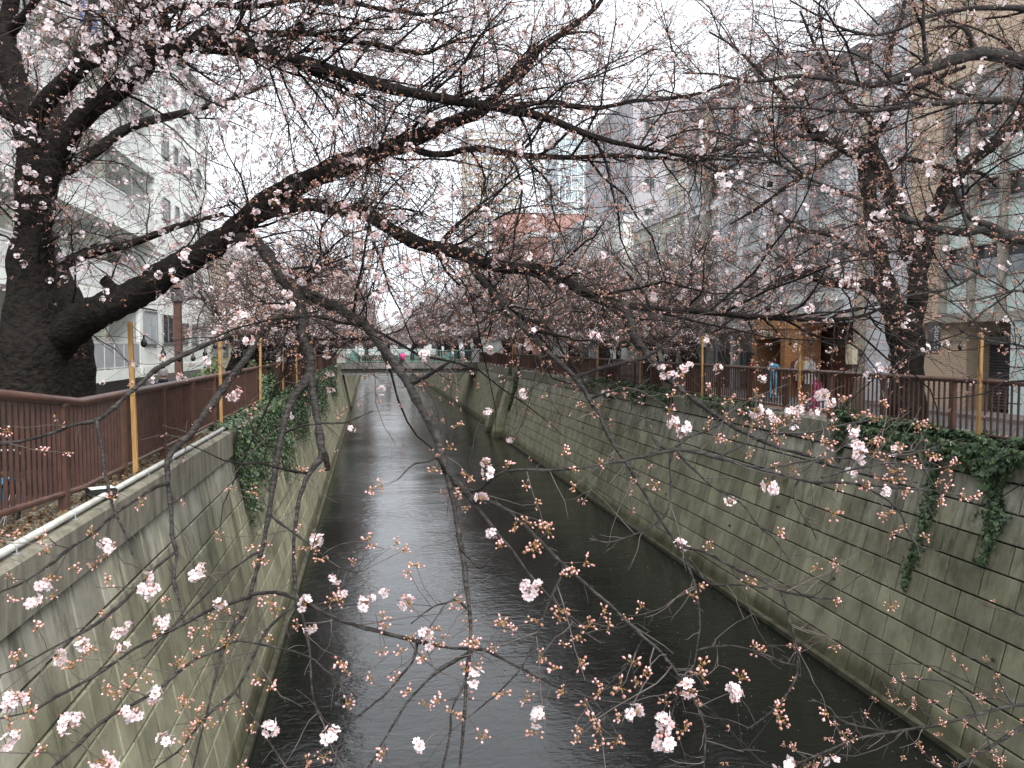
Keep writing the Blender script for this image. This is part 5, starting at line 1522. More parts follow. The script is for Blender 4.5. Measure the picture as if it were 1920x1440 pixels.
traced_tree(at(1690, 775, 19.2), 'forked dark cherry tree at the right railing in front of the beige tiled building',
    '1694 800 19.2 82; 1698 740 19.2 64; 1702 690 19.2 58; 1700 640 19.2 62; 1690 605 19.2 58; 1674 575 19.2 42; 1660 530 19.2 34; 1650 480 19.1 31; 1640 433 19.1 29; 1630 370 19.0 28; 1622 315 19.0 28; 1612 290 18.9 26; 1580 273 18.8 24; 1530 247 18.6 22; 1480 213 18.4 17; 1465 200 18.3 14',
    ['1702 650 19.2 48; 1715 590 19.1 36; 1722 530 19.0 33; 1715 490 19.0 32; 1700 460 19.0 32; 1684 400 19.0 30; 1658 335 18.9 28; 1640 292 18.8 26; 1636 262 18.7 20; 1648 240 18.6 20; 1665 212 18.5 18; 1690 185 18.4 16; 1715 166 18.3 14; 1760 145 18.2 11; 1810 125 18.1 8',
     '1718 520 19.1 30; 1738 470 19.0 25; 1742 420 18.9 26; 1760 383 18.8 27; 1780 338 18.7 27; 1813 306 18.6 26; 1853 276 18.5 25; 1893 243 18.4 24; 1930 205 18.3 21; 1990 150 18.2 17; 2060 60 18 12',
     '1684 395 19.0 14; 1640 285 18.9 20; 1600 285 18.7 17; 1560 265 18.6 14; 1500 258 18.4 11; 1440 262 18.2 9; 1370 275 18 7; 1290 300 17.8 5',
     '1672 575 19.2 24; 1640 538 19.0 24; 1597 532 18.8 22; 1547 528 18.6 17; 1520 515 18.4 13; 1480 520 18.2 9; 1430 545 18 6',
     '1657 335 18.9 16; 1690 300 18.8 13; 1730 305 18.7 11; 1790 320 18.6 9; 1840 325 18.6 8; 1868 350 18.5 5',
     '1640 270 18.7 15; 1632 225 18.6 13; 1600 200 18.5 10; 1560 150 18.4 8; 1530 90 18.3 6; 1500 20 18.2 4',
     '1662 215 18.5 14; 1665 150 18.5 12; 1668 90 18.5 11; 1690 30 18.5 8; 1700 -40 18.5 6',
     '1500 228 18.5 12; 1460 170 18.3 9; 1420 130 18.2 7; 1380 90 18.1 5; 1330 60 18 3.5',
     '1590 275 18.8 12; 1540 310 18.7 10; 1480 345 18.5 8; 1420 390 18.4 6; 1370 420 18.3 4',
     '1650 480 19.1 14; 1600 470 19 11; 1560 440 18.8 10; 1500 430 18.6 7; 1460 400 18.5 5'],
    (120, 1800, 9500), .05, 202)
# its neighbour stands outside the picture to the right; its limbs reach in
traced_tree(np.array([12.3, 8.2, STREET]), 'near right cherry whose limbs enter the picture from the right edge', 
    '2300 900 11.0 110; 2290 760 11.0 80; 2270 620 11.0 70; 2240 480 11.0 60; 2200 330 10.9 46; 2160 200 10.8 36; 2120 90 10.7 26; 2080 -30 10.6 18',
    ['2200 320 10.9 34; 2100 200 10.7 30; 2000 140 10.5 28; 1920 117 10.3 26; 1863 102 10.2 26; 1830 100 10.2 25; 1780 115 10.1 23; 1730 133 10.0 19; 1680 150 10.0 15; 1633 160 9.9 12; 1563 150 9.9 9; 1497 143 9.8 8; 1413 153 9.8 6; 1340 140 9.7 4; 1280 137 9.7 3',
     '2210 380 10.9 28; 2080 270 10.5 22; 1980 210 10.2 18; 1920 192 10.0 15; 1847 188 9.9 14; 1763 192 9.8 11; 1697 200 9.7 9; 1630 207 9.6 8; 1563 206 9.6 6; 1497 200 9.5 6; 1413 202 9.5 5; 1280 208 9.4 3.5; 1200 225 9.4 2.5',
     '2240 520 11 34; 2120 480 10.4 28; 2020 455 10.0 25; 1920 446 9.6 24; 1880 443 9.5 23; 1840 430 9.4 17; 1813 436 9.4 16; 1747 427 9.3 14; 1687 407 9.2 11; 1630 383 9.1 9; 1563 353 9.0 7; 1513 333 9.0 6; 1463 310 8.9 5; 1397 267 8.9 4; 1340 245 8.8 2.5',
     '1880 440 9.5 18; 1860 425 9.4 14; 1820 410 9.4 9; 1800 385 9.3 8; 1790 345 9.2 6; 1800 300 9.2 4',
     '1805 395 9.3 7; 1818 440 9.2 6; 1832 490 9.1 5; 1838 520 9.1 3',
     '2150 170 10.8 20; 2020 60 10.5 16; 1930 20 10.3 13; 1860 15 10.2 10; 1760 25 10.1 8; 1663 63 10 6; 1597 60 9.9 5; 1547 37 9.9 4; 1480 0 9.8 3',
     '1830 98 10.2 13; 1822 80 10.2 12; 1813 57 10.1 9; 1790 48 10.1 6; 1750 52 10 4',
     '1740 128 10.0 9; 1735 90 10 8; 1731 40 9.9 7; 1735 -20 9.8 5',
     '1830 515 9.1 5; 1780 540 9.0 5; 1700 555 9 4; 1640 570 8.9 3',
     '2150 600 10 12; 2040 590 9 9; 1960 560 8.6 7; 1900 545 8.5 5; 1840 560 8.4 4; 1780 565 8.3 3',
     '2240 700 10 14; 2120 680 8.5 10; 2020 700 7.5 8; 1960 690 7.2 6; 1920 650 7.1 5; 1860 640 7.0 4; 1800 620 7 3',
     '2300 900 10 14; 2200 1050 7.5 13; 2120 1180 6 11; 2060 1270 4.65 9'] + RIGHTLOW,
    (80, 1200, 6000), .05, 303, 'branch')
# finer pieces on the low right shoots
rlow = [limb_mesh('x', trace(s), mt['branch'], 4, rg, .04)[1] for s in RIGHTLOW]
q2, qr2 = grow(rlow, 46, (.08, .32), (.6, 1.2), -.1, 6, .16, rg, .003, .0015, .1, .5, taper=.5)
q3, qr3 = grow(rows_of(q2, qr2) + rlow, 110, (.03, .14), (.5, 1.2), 0, 4, .2, rg, .002, .0012, .1, .4, taper=.55)
RT = [o for o in bpy.data.objects if o.get('label', '').startswith('near right cherry')][0]
RO = np.array(RT.location)
join_tubes('fine_twigs', [(q2 - RO, qr2), (q3 - RO, qr3)], mt['twig'], RT, [5, 4])
t, d = tips(q3, rg, .5, .1)
put_clusters(RT, t, d, 200, BUN, 'bud_cluster', (MBV, MBF, MBM), mt['budmid'], rg, 'near_buds', (.6, .85), RO)

# ------------------------------------------------------------------ the rows of cherries behind: four patterns, each standing several times
def lift(P, f=2.6):
    """crowns are kept clear of the railing and the water"""
    P = P.copy()
    r = np.hypot(P[..., 0], P[..., 1])
    s = np.clip((r - 1.0) / 2.0, 0, 1)
    P[..., 2] += np.maximum(0, f - P[..., 2]) * .8 * s
    return P

def proto(seed, bloom, reach=4.8):
    rs = np.random.default_rng(seed)
    lean = np.array([.35, 0, 0])
    h = rs.uniform(1.5, 2.3)
    tr = np.array([[0, 0, -.5, .52], [0.02, 0, .1, .40], [.1, rs.uniform(-.1, .1), h * .55, .32], [.28, rs.uniform(-.2, .2), h, .30], [.5, rs.uniform(-.3, .3), h + .8, .22]])
    tm, tc = limb_mesh('trunk', tr, mt['bark'], 12, rs, .15, .06)
    fork = tr[3, :3]
    lms, lc_ = [], []
    n = 7
    for k in range(n):
        # three limbs over the canal, the others up, along the bank and back over the street
        az = [0.0, .55, -.55, 1.5, -1.5, 2.7, .1][k] + rs.normal() * .18
        el = [.42, .55, .5, .75, .7, .85, 1.15][k] + rs.normal() * .1
        L = [reach * .93, reach * .87, reach * .87, 5.0, 5.0, 4.2, 5.6][k] * rs.uniform(.85, 1.1)
        D = np.array([math.cos(az) * math.cos(el), math.sin(az) * math.cos(el), math.sin(el)])
        p = fork + np.array([0, 0, -.15 * k / n]) ; r0 = [.17, .15, .15, .12, .12, .12, .13][k]
        rows = [[*p, r0]]
        m = 9
        for j in range(m):
            D = D + rs.normal(size=3) * .16
            D[2] -= .07 + .05 * (j / m) * (1.6 if k < 3 else .6)
            D = D / np.linalg.norm(D)
            p = p + D * L / m
            rows.append([*p, r0 * (1 - .88 * (j + 1) / m)])
        rows = lift(np.array(rows))
        me, c = limb_mesh('limb', rows, mt['bark'], 7, rs, .25, .07)
        lms.append(me); lc_.append(c)
    A, AR = grow(lc_, 110, (.9, 2.8), (.5, 1.2), .07, 7, .2, rs, .032, .007, .12, .25)
    B, BR = grow(rows_of(A, AR) + lc_, 1500, (.5, 1.7), (.45, 1.2), .10, 5, .22, rs, .011, .006, .1, .2, taper=.5)
    C_, CR = grow(rows_of(B, BR), 9500, (.15, .7), (.5, 1.2), .06, 3, .25, rs, .0058, .004, .1, .2, taper=.65)
    A, B, C_ = lift(A), lift(B), lift(C_)
    def inside(P, Rd):
        k = P[..., 0].max(1) < reach + .5 * rs.random(len(P))
        return P[k], Rd[k]
    (A, AR), (B, BR), (C_, CR) = inside(A, AR), inside(B, BR), inside(C_, CR)
    V1, F1 = tubes(A, AR, 4); V2, F2 = tubes(B, BR, 3); V3, F3 = tubes(C_, CR, 3)
    tw = np_mesh('twigs', np.vstack([V1, V2, V3]), np.vstack([F1, F2 + len(V1), F3 + len(V1) + len(V2)]), mt['twigfar'])
    t, d = tips(C_, rs, .95, .6)
    b = rs.random(len(t)) < bloom
    fb, ff, fm = stamp(FBV, FBF, FBM, t[b], frames(d[b], rs), rs.uniform(.9, 1.5, b.sum()))
    bl = np_mesh('blossoms', fb, ff, mt['petal'])
    ub, uf, um = stamp(FTV, FTF, FTM, t[~b], frames(d[~b], rs), rs.uniform(1.0, 1.9, (~b).sum()))
    bu = np_mesh('buds', ub, uf, mt['budfar'])
    return tm, lms, tw, bl, bu
PROTO = [proto(61, .15, 3.7), proto(62, .09, 3.9), proto(63, .13, 5.3), proto(64, .06, 5.0)]

def plant(i, loc, rz, sc, label):
    tm, lms, tw_, bl, bu = PROTO[i]
    root = empty('cherry_tree', loc, label, 'tree', 'cherry trees along the canal')
    root.rotation_euler = (0, 0, rz); root.scale = (sc,) * 3
    link('trunk', tm, root)
    for m_ in lms: link('limb', m_, root)
    tag(link('twigs', tw_, root), kind='stuff'); tag(link('blossoms', bl, root), kind='stuff'); tag(link('buds', bu, root), kind='stuff')
    return root
nth = ['third', 'fourth', 'fifth', 'sixth', 'seventh', 'eighth', 'ninth', 'tenth', 'eleventh', 'twelfth', 'thirteenth', 'fourteenth', 'fifteenth']
rs = random.Random(77)
for k, (y, x) in enumerate(((30.0, -5.0), (38.5, -5.6), (47, -6.0), (55.5, -5.8), (64, -6.0), (73, -5.8), (92, -5.8), (102, -5.0), (114, -4.8), (128, -5), (144, -5))):
    plant(k % 2, (x, y, STREET), rs.uniform(-.35, .35), rs.uniform(1.0, 1.15) + max(0, min(.35, (y - 35) * .008)), 'cherry tree on the left bank, %s trunk along from the camera' % nth[k])
for k, (y, x) in enumerate(((29.0, 12.7), (33.4, 12.7), (41.5, 13.0), (49, 13.2), (56.5, 13.1), (64.5, 13.2), (73, 13.1), (91, 12.6), (101, 12.7), (113, 12.5), (127, 12.6), (143, 12.6))):
    plant(2 + k % 2, (x, y, STREET), math.pi + rs.uniform(-.35, .35), rs.uniform(.98, 1.12) + max(0, min(.35, (y - 35) * .008)), 'cherry tree on the right bank, %s trunk along from the camera' % nth[k])
for k, (x, y, s_) in enumerate(((-1, 168, 1.25), (9, 172, 1.25), (4, 182, 1.35), (-8, 176, 1.4), (17, 178, 1.4))):
    plant(k % 4, (x, y, STREET - .5), rs.uniform(0, 6), s_, 'big cherry tree closing the far end of the canal, %s from the left' % ('second', 'fourth', 'third', 'first', 'fifth')[k])

# ------------------------------------------------------------------ ivy and other low green
LV = np.array([(0, 0, 0), (.42, -.12, .06), (.5, .42, .0), (.22, .55, .07), (0, 1.0, -.05), (-.22, .55, .07), (-.5, .42, .0), (-.42, -.12, .06), (0, .4, .1)])
LF = np.array([(8, 0, 1), (8, 1, 2), (8, 2, 3), (8, 3, 4), (8, 4, 5), (8, 5, 6), (8, 6, 7), (8, 7, 0)])
LVs = np.array([(0, 0, 0), (.45, .25, .05), (.2, .55, .08), (0, 1.0, -.05), (-.2, .55, .08), (-.45, .25, .05)])
LFs = np.array([(0, 1, 2), (0, 2, 4), (2, 3, 4), (0, 4, 5)])

def leaves(name, label, pos, nor, size, mat, rng, cat='ivy', simple=True, group=None, stems=None):
    """a plant as one thing: leaves (and stems) as joined parts"""
    root = empty(name, pos.mean(0), label, cat, group)
    off = np.array(root.location)
    n = len(pos)
    down = np.array([0, 0, -1.0]) + rng.normal(size=(n, 3)) * .55
    z = nrm(nor + rng.normal(size=(n, 3)) * .42)
    y = nrm(down - (down * z).sum(1, keepdims=True) * z)
    x = np.cross(y, z)
    M3 = np.stack([x, y, z], axis=-1)
    tv, tf = (LVs, LFs) if simple else (LV, LF)
    V, F, mi = stamp(tv, tf, np.zeros(len(tf)), pos - off, M3, rng.uniform(size[0], size[1], n))
    tag(link('leaves', np_mesh('leaves', V, F, mt[mat]), root), kind='stuff')
    if stems is not None:
        Vs, Fs = tubes(stems - off, np.full(stems.shape[:2], .006), 4)
        tag(link('stems', np_mesh('stems', Vs, Fs, mt['ivystem']), root), kind='stuff')
    return root

def wall_pt(side, Y, s):
    """s metres down the face from the coping's front edge (negative: on top of the coping, inwards)"""
    Y, s = np.broadcast_arrays(np.asarray(Y, float), np.asarray(s, float))
    xt, xb, sg = (LW1, LW0, 1) if side == 'L' else (RW1, RW0, -1)
    fx = xt + sg * .06
    t = np.clip((s - .55) / 4.5, 0, 1)
    X = np.where(s < 0, fx + sg * s, np.where(s < .55, fx, xt + (xb - xt) * t))
    Z = np.where(s < 0, COP, np.where(s < .55, COP - s, COP - s))
    N = np.where((s < 0)[..., None], np.array([sg * .3, 0, 1.0]), np.array([sg * 1.0, 0, .25]))
    return np.stack([X, Y, Z], axis=-1), N, sg

def ivy(name, label, side, n, yr, depth, thick, size, rng, top=.5, shape=None, simple=True, dense=1.0):
    """depth(Y): how far the curtain reaches down; hangs in ragged tongues"""
    Y = rng.uniform(yr[0], yr[1], n * 3)
    tong = .5 + .5 * np.sin(Y * 2.1 + np.sin(Y * .7) * 2) * .5 + .35 * np.sin(Y * 5.3 + 1.1) + .15 * np.sin(Y * 11.7)
    lim = depth(Y) * np.clip(.45 + .55 * tong, .15, 1.15)
    u = rng.random(n * 3)
    s = -top + u * (depth(Y).max() * 1.1 + top)
    fade = np.minimum((Y - yr[0]), (yr[1] - Y)) * 1.2
    lim = np.minimum(lim, fade * depth(Y) * 1.4)
    ok = (s < lim) & (rng.random(n * 3) < np.clip((lim - s) * 2.2 + .25, .2, 1)) & (rng.random(n * 3) < dense)
    Y, s = Y[ok][:n], s[ok][:n]
    P, N, sg = wall_pt(side, Y, s)
    lump = .5 + .5 * np.sin(Y * 3.3 + s * 2.1) * np.cos(Y * 1.3 - s * 3.7)
    P = P + nrm(N) * (rng.random(len(P)) ** .7 * thick * (.35 + .65 * lump))[:, None]
    # the stems they hang on
    ns = max(6, int((yr[1] - yr[0]) * 3))
    ys = rng.uniform(yr[0] + .1, yr[1] - .1, ns)
    st = []
    for y_ in ys:
        sv = np.linspace(-.1, float(depth(np.array([y_]))[0]) * rng.uniform(.4, .8), 7)
        p_, n_, _ = wall_pt(side, np.full(7, y_) + np.cumsum(rng.normal(size=7)) * .03, sv)
        st.append(p_ + nrm(n_) * .02)
    return leaves(name, label, P, nrm(N), size, 'ivy', rng, 'ivy', simple, None, np.array(st))

rv = np.random.default_rng(909)
ivy('ivy', 'thick dark ivy curtain hanging over the left canal wall past the white pipe', 'L', 15000, (17.0, 34), lambda Y: 2.3 + .5 * np.sin(Y * .8) - np.clip((18.5 - Y), 0, 2) * .2, .26, (.06, .11), rv)
ivy('ivy', 'farther ivy curtain on the left canal wall near the bridge', 'L', 9000, (33, 66), lambda Y: 2.0 + .7 * np.sin(Y * .45), .3, (.09, .15), rv)
ivy('ivy', 'ivy mat spilling over the right coping by the nearest timber stake', 'R', 5600, (9.6, 16.8), lambda Y: .55 + .25 * np.sin(Y * 2.2), .30, (.06, .115), rv, .5, simple=False)
ivy('ivy', 'patchy ivy on the right coping below the wooden shop front', 'R', 1500, (20.5, 25.5), lambda Y: .35 + .2 * np.sin(Y * 2.5), .2, (.06, .11), rv, .45)
ivy('ivy', 'low ivy on the right coping in front of the two cherry trunks', 'R', 4200, (26.5, 38.5), lambda Y: .55 + .25 * np.sin(Y * 1.7), .35, (.07, .12), rv, .5)
def strand(label, side, Yc, s0, s1, wdt, n, rng, size=(.05, .10)):
    s = rng.uniform(s0, s1, n)
    ww = wdt * (1 - .55 * (s - s0) / (s1 - s0)) * (.75 + .35 * np.sin(s * 6))
    Y = Yc + rng.normal(size=n) * ww * .5 + .06 * np.sin(s * 3)
    P, N, sg = wall_pt(side, Y, s)
    P = P + nrm(N) * (rng.random(n) * .09)[:, None]
    sv = np.linspace(s0 - .3, s1, 9)
    st = []
    for k in range(3):
        p_, n_, _ = wall_pt(side, Yc + rng.normal(size=9) * .04 + (k - 1) * .05, sv); st.append(p_ + nrm(n_) * .02)
    leaves('ivy_strand', label, P, nrm(N), size, 'ivy', rng, 'ivy', False, 'ivy strands on the right wall', np.array(st))
strand('long narrow ivy strand hanging far down the right wall below the mat', 'R', yfor(1738, 10.6), .2, 3.0, .30, 620, rv)
strand('shorter wide ivy strand hanging down the right wall at the right edge', 'R', yfor(1868, 10.7), .2, 2.0, .42, 620, rv)
strand('sparse ivy strand under the pink blossoms on the right wall', 'R', yfor(1575, 10.8), .1, .9, .3, 160, rv)
strand('ivy strand on the nearer wall pier', 'R', 57.2, -.2, 3.0, .7, 900, rv, (.10, .18))
strand('ivy strand on the farther wall pier', 'R', 60.4, -.2, 2.6, .6, 700, rv, (.10, .18))

# climber heaped on the left railing, shrubs behind it
def heap(name, label, c, r, n, size, rng, mat='shrub', cat='shrub'):
    u = nrm(rng.normal(size=(n, 3))); u[:, 2] = np.abs(u[:, 2]) * 1.0 - .1
    k = .75 + .25 * np.sin(u[:, 0] * 5 + c[1]) * np.cos(u[:, 1] * 4 + u[:, 2] * 5)
    P = np.array(c) + u * np.array(r) * (k * rng.uniform(.55, 1.0, n))[:, None]
    nst = 10
    e = np.array(c) + nrm(rng.normal(size=(nst, 3)) + np.array([0, 0, .8])) * np.array(r) * .8
    b = np.array([c[0], c[1], c[2] - .1]) + rng.normal(size=(nst, 3)) * .05
    st = b[:, None] * (1 - np.linspace(0, 1, 5))[None, :, None] + e[:, None] * np.linspace(0, 1, 5)[None, :, None]
    return leaves(name, label, P, u, size, mat, rng, cat, True, None, st)
heap('climber', 'bushy green climber heaped over the left railing above the ivy curtain', (-3.4, 25.5, 5.15), (.55, 2.6, 1.75), 3400, (.07, .13), rv, 'ivy', 'climber')
heap('shrub', 'bright green shrub behind the left railing between two cherry trunks', (-5.6, 29.5, 4.9), (1.1, 2.0, 2.0), 3000, (.08, .15), rv)
heap('shrub', 'dark shrub farther along behind the left railing', (-5.2, 36.5, 4.9), (1.1, 2.4, 1.7), 2400, (.09, .16), rv, 'ivy')
heap('shrub', 'small shrub behind the left railing near the white block', (-6.6, 24.0, 4.9), (.9, 1.6, .9), 1500, (.06, .11), rv)
heap('shrub', 'low dark shrub behind the right railing beside the forked cherry', (12.3, 18.4, 4.9), (.5, 1.0, .7), 900, (.06, .11), rv, 'ivy')
# dead leaves and tufts on the left coping and under the trees
n = 2600
P = np.stack([rv.uniform(-3.55, -3.12, n), rv.uniform(5.0, 16.5, n), COP + rv.random(n) * .035], axis=1)
P[:, 2] += np.where(np.sin(P[:, 1] * 1.9) > .2, rv.random(n) * .07, 0)
root = empty('leaf_litter', (-3.3, 9, COP), 'brown dead leaves and twigs lying along the left coping under the railing', 'leaf litter')
M3 = frames(np.array([0, 0, 1.0]) + rv.normal(size=(n, 3)) * .5, rv)
V, F, mi = stamp(LVs, LFs, np.zeros(4), P - np.array(root.location), M3, rv.uniform(.03, .06, n))
tag(link('leaves', np_mesh('leaves', V, F, mt['litter']), root), kind='stuff'); root['kind'] = 'stuff'
n = 3800
P = np.stack([rv.uniform(-5.9, -3.5, n), rv.uniform(5.0, 26, n), STREET + .055 + rv.random(n) * .05], axis=1)
root = empty('leaf_litter', (-4.5, 14, STREET), 'dead leaves over the planting strip behind the left railing', 'leaf litter')
M3 = frames(np.array([0, 0, 1.0]) + rv.normal(size=(n, 3)) * .5, rv)
V, F, mi = stamp(LVs, LFs, np.zeros(4), P - np.array(root.location), M3, rv.uniform(.04, .08, n))
tag(link('leaves', np_mesh('leaves', V, F, mt['litter']), root), kind='stuff'); root['kind'] = 'stuff'
# fallen petals floating on the water
n = 900
P = np.stack([RW0 - rv.random(n) ** 1.5 * 6, rv.uniform(11, 55, n), np.full(n, .004)], axis=1)
V, F, mi = stamp(LVs * np.array([1, .8, .05]), LFs, np.zeros(4), P, frames(np.tile([0, 0, 1.0], (n, 1)), rv), rv.uniform(.012, .022, n))
o = link('floating_petals', np_mesh('floating_petals', V, F, mt['petal'])); tag(o, 'fallen cherry petals floating on the dark water by the right wall', 'petals', kind='stuff')

# ================================================================== PEOPLE AND SMALL THINGS
def person(loc, rz, label, coat, legs, hairmat, hair='short', arms='down', hgt=1.7, bald=False):
    root = empty('person', loc, label, 'person')
    k = hgt / 1.7
    bm = bmesh.new()
    sk = bm.verts.layers.skin.verify()
    vs = {}
    def V(n, p, r, par=None):
        v = bm.verts.new(Vector(p) * k); v[sk].radius = (r[0] * k, r[1] * k) if isinstance(r, tuple) else (r * k, r * k); vs[n] = v
        if par: bm.edges.new((vs[par], v))
    V('hip', (0, 0, .95), (.15, .115)); vs['hip'][sk].use_root = True
    V('waist', (0, 0, 1.10), (.145, .105), 'hip'); V('chest', (0, .01, 1.28), (.165, .115), 'waist'); V('neck0', (0, .0, 1.44), (.075, .07), 'chest')
    V('neck', (0, .01, 1.50), (.052, .055), 'neck0'); V('jaw', (0, .035, 1.55), (.058, .07), 'neck'); V('face', (0, .03, 1.605), (.072, .09), 'jaw'); V('skull', (0, .01, 1.66), (.062, .07), 'face')
    for s, q in ((-1, 'l'), (1, 'r')):
        V('sh' + q, (s * .17, 0, 1.40), .062, 'chest'); 
        el = (s * .235, -.03, 1.14) if arms == 'down' else (s * .23, .10, 1.18)
        wr = (s * .245, .05, .92) if arms == 'down' else (s * .14, .32, 1.16)
        V('el' + q, el, .046, 'sh' + q); V('wr' + q, wr, .032, 'el' + q)
        hd = (wr[0], wr[1] + .03, wr[2] - .07) if arms == 'down' else (wr[0] - s * .02, wr[1] + .08, wr[2] + .01)
        V('ha' + q, hd, (.032, .018), 'wr' + q)
        for f in range(4):
            e = (hd[0] + s * (.0), hd[1] - .03 + f * .018, hd[2] - .055 - .012 * (f in (1, 2))) if arms == 'down' else (hd[0] - .03 + f * .018, hd[1] + .055 + .012 * (f in (1, 2)), hd[2] - .01)
            V('fi%s%d' % (q, f), e, .009, 'ha' + q)
        V('th' + q, (hd[0] - s * .03, hd[1] + .03, hd[2] - .02), .01, 'ha' + q)
        V('leg' + q, (s * .09, 0, .86), .095, 'hip'); V('kn' + q, (s * .095, .03 * s, .48), .06, 'leg' + q); V('an' + q, (s * .095, -.02 + .06 * s, .09), .042, 'kn' + q); V('toe' + q, (s * .10, .13 + .06 * s, .04), (.045, .035), 'an' + q)
    me = bpy.data.meshes.new('body_cage'); bm.to_mesh(me); bm.free()
    tmp = bpy.data.objects.new('tmp', me); COL.objects.link(tmp)
    tmp.modifiers.new('s', 'SKIN').use_smooth_shade = True
    sb = tmp.modifiers.new('b', 'SUBSURF'); sb.levels = 2; sb.render_levels = 2
    bpy.context.view_layer.update()
    body = bpy.data.meshes.new_from_object(tmp.evaluated_get(bpy.context.evaluated_depsgraph_get()))
    bpy.data.objects.remove(tmp, do_unlink=True)
    body.materials.clear()
    for m_ in (coat, legs, 'skin', 'black'): body.materials.append(mt[m_])
    for p in body.polygons:
        z = p.center.z / k; x, y = abs(p.center.x / k), p.center.y / k
        i = 0
        if z < .10: i = 3
        elif z < .90 and x < .2: i = 1
        if z > 1.475: i = 2
        if (arms == 'down' and z < .90 and x > .2) or (arms != 'down' and y > .30): i = 2
        p.material_index = i; p.use_smooth = True
    o = link('body', body, root)
    # face details and ears
    f = MB()
    f.poly([(0, .115 * k, 1.625 * k), (-.014 * k, .115 * k, 1.585 * k), (.014 * k, .115 * k, 1.585 * k), (0, .14 * k, 1.588 * k)], [(0, 1, 3), (0, 3, 2), (1, 2, 3)])
    f.build('nose', mt['skin'], root)
    for s in (-1, 1):
        e = MB(); e.lathe([(.004, -.032), (.016, -.02), (.02, .0), (.016, .022), (.004, .03)], (s * .078, 0, 1.6), 8)
        q = e.build('ear', mt['skin'], root, True); q.scale = (k, k, k)
        e = MB(); e.lathe([(.002, -.007), (.009, 0), (.002, .007)], (s * .03, .108, 1.617), 8)
        q = e.build('eye', mt['ink'], root, True); q.scale = (k, k, k)
    e = MB(); e.box(-.022, .022, .1, .112, 1.556, 1.562); q = e.build('mouth', mt['maroon'], root); q.scale = (k, k, k)
    # hair: cap round the back and sides
    hv, hf = [], []
    nu, nv = 14, 8
    for j in range(nv + 1):
        for i in range(nu):
            a = 2 * math.pi * i / nu
            front = math.sin(a)
            lo = -.075 if front < .1 else .03 + .02 * front
            if hair == 'long' and front < .1: lo = -.17
            top = .072 if not bald else .045
            t = j / nv
            z = lo + (top - lo) * t
            rr = math.sqrt(max(0, 1 - (max(z, 0) / .078) ** 2)) * (1 if not (bald and t > .95) else .6)
            hv.append((.081 * rr * math.cos(a) * k, (.015 + .098 * rr * math.sin(a) - .01) * k, (1.625 + z + .006 * math.sin(i * 7 + j)) * k))
    for j in range(nv):
        for i in range(nu):
            hf.append((j * nu + i, j * nu + (i + 1) % nu, (j + 1) * nu + (i + 1) % nu, (j + 1) * nu + i))
    if not bald: hf.append(tuple(nv * nu + i for i in range(nu)))
    h_ = MB(); h_.poly(hv, hf); h_.build('hair', mt[hairmat], root, True)
    c = MB(); c.lathe([(.085 * k, 1.435 * k), (.072 * k, 1.49 * k), (.066 * k, 1.492 * k), (.07 * k, 1.43 * k)], (0, .005, 0), 14); c.build('collar', mt[coat], root, True)
    root.rotation_euler = (0, 0, rz)
    return root

p = at(306, 705, 13.6)
person((p[0], p[1], 4.86), .15, 'man with short grey hair in a navy jacket walking away behind the left railing', 'navy', 'jeans', 'greyhair', hgt=1.66, bald=False)
p = at(1408, 700, 30.5)
person((p[0], p[1], STREET), -2.2, 'person in a dark red jacket bending by the clothes shop', 'maroon', 'navy', 'darkhair', 'short', 'fwd', 1.58)
p = at(1450, 700, 29.0)
person((p[0], p[1], STREET), -1.2, 'person in a light blue coat and jeans beside the clothes rack', 'sky_cloth', 'sky_cloth', 'darkhair', 'long', 'fwd', 1.62)

# clothes rack with garments
cr = empty('clothes_rack', (17.0, 28.6, STREET), 'metal clothes rack standing outside the shop', 'clothes rack')
m = MB(); m.tube([(0, -.9, 0.02), (0, -.9, 1.55), (0, .9, 1.55), (0, .9, .02)], .016, 6); m.tube([(-.25, -.9, .03), (.25, -.9, .03)], .016, 6); m.tube([(-.25, .9, .03), (.25, .9, .03)], .016, 6); m.build('frame', mt['steel'], cr)
cols = ['whitecloth', 'ochre', 'browncloth', 'ochre', 'whitecloth', 'maroon', 'browncloth', 'sky_cloth', 'whitecloth', 'navy']
names = ['white', 'ochre', 'brown', 'second ochre', 'second white', 'maroon', 'second brown', 'light blue', 'third white', 'navy']
for i, c in enumerate(cols):
    y = -.75 + i * .165
    gm = empty('garment', (17.0, 28.6 + y, STREET), '%s garment hanging on the clothes rack' % names[i], 'garment', 'garments on the rack')
    m = MB(); z0 = .55 + .12 * math.sin(i * 2.1)
    m.poly([(-.05, -.03, 1.5), (.05, -.03, 1.5), (.22, -.045, 1.40), (.27, -.05, 1.0), (.19, -.05, 1.05), (.20, -.06, z0), (-.20, -.06, z0), (-.19, -.05, 1.05), (-.27, -.05, 1.0), (-.22, -.045, 1.40)] +
           [(-.05, .03, 1.5), (.05, .03, 1.5), (.22, .045, 1.40), (.27, .05, 1.0), (.19, .05, 1.05), (.20, .06, z0), (-.20, .06, z0), (-.19, .05, 1.05), (-.27, .05, 1.0), (-.22, .045, 1.40)],
           [tuple(range(10)), tuple(range(19, 9, -1))] + [(i_, i_ + 10, (i_ + 1) % 10 + 10, (i_ + 1) % 10) for i_ in range(10)])
    m.build('cloth', mt[c], gm)
    m = MB(); m.tube([(0, 0, 1.5), (0, 0, 1.54), (.012, 0, 1.565), (-.012, 0, 1.575)], .004, 4); m.build('hook', mt['steel'], gm)

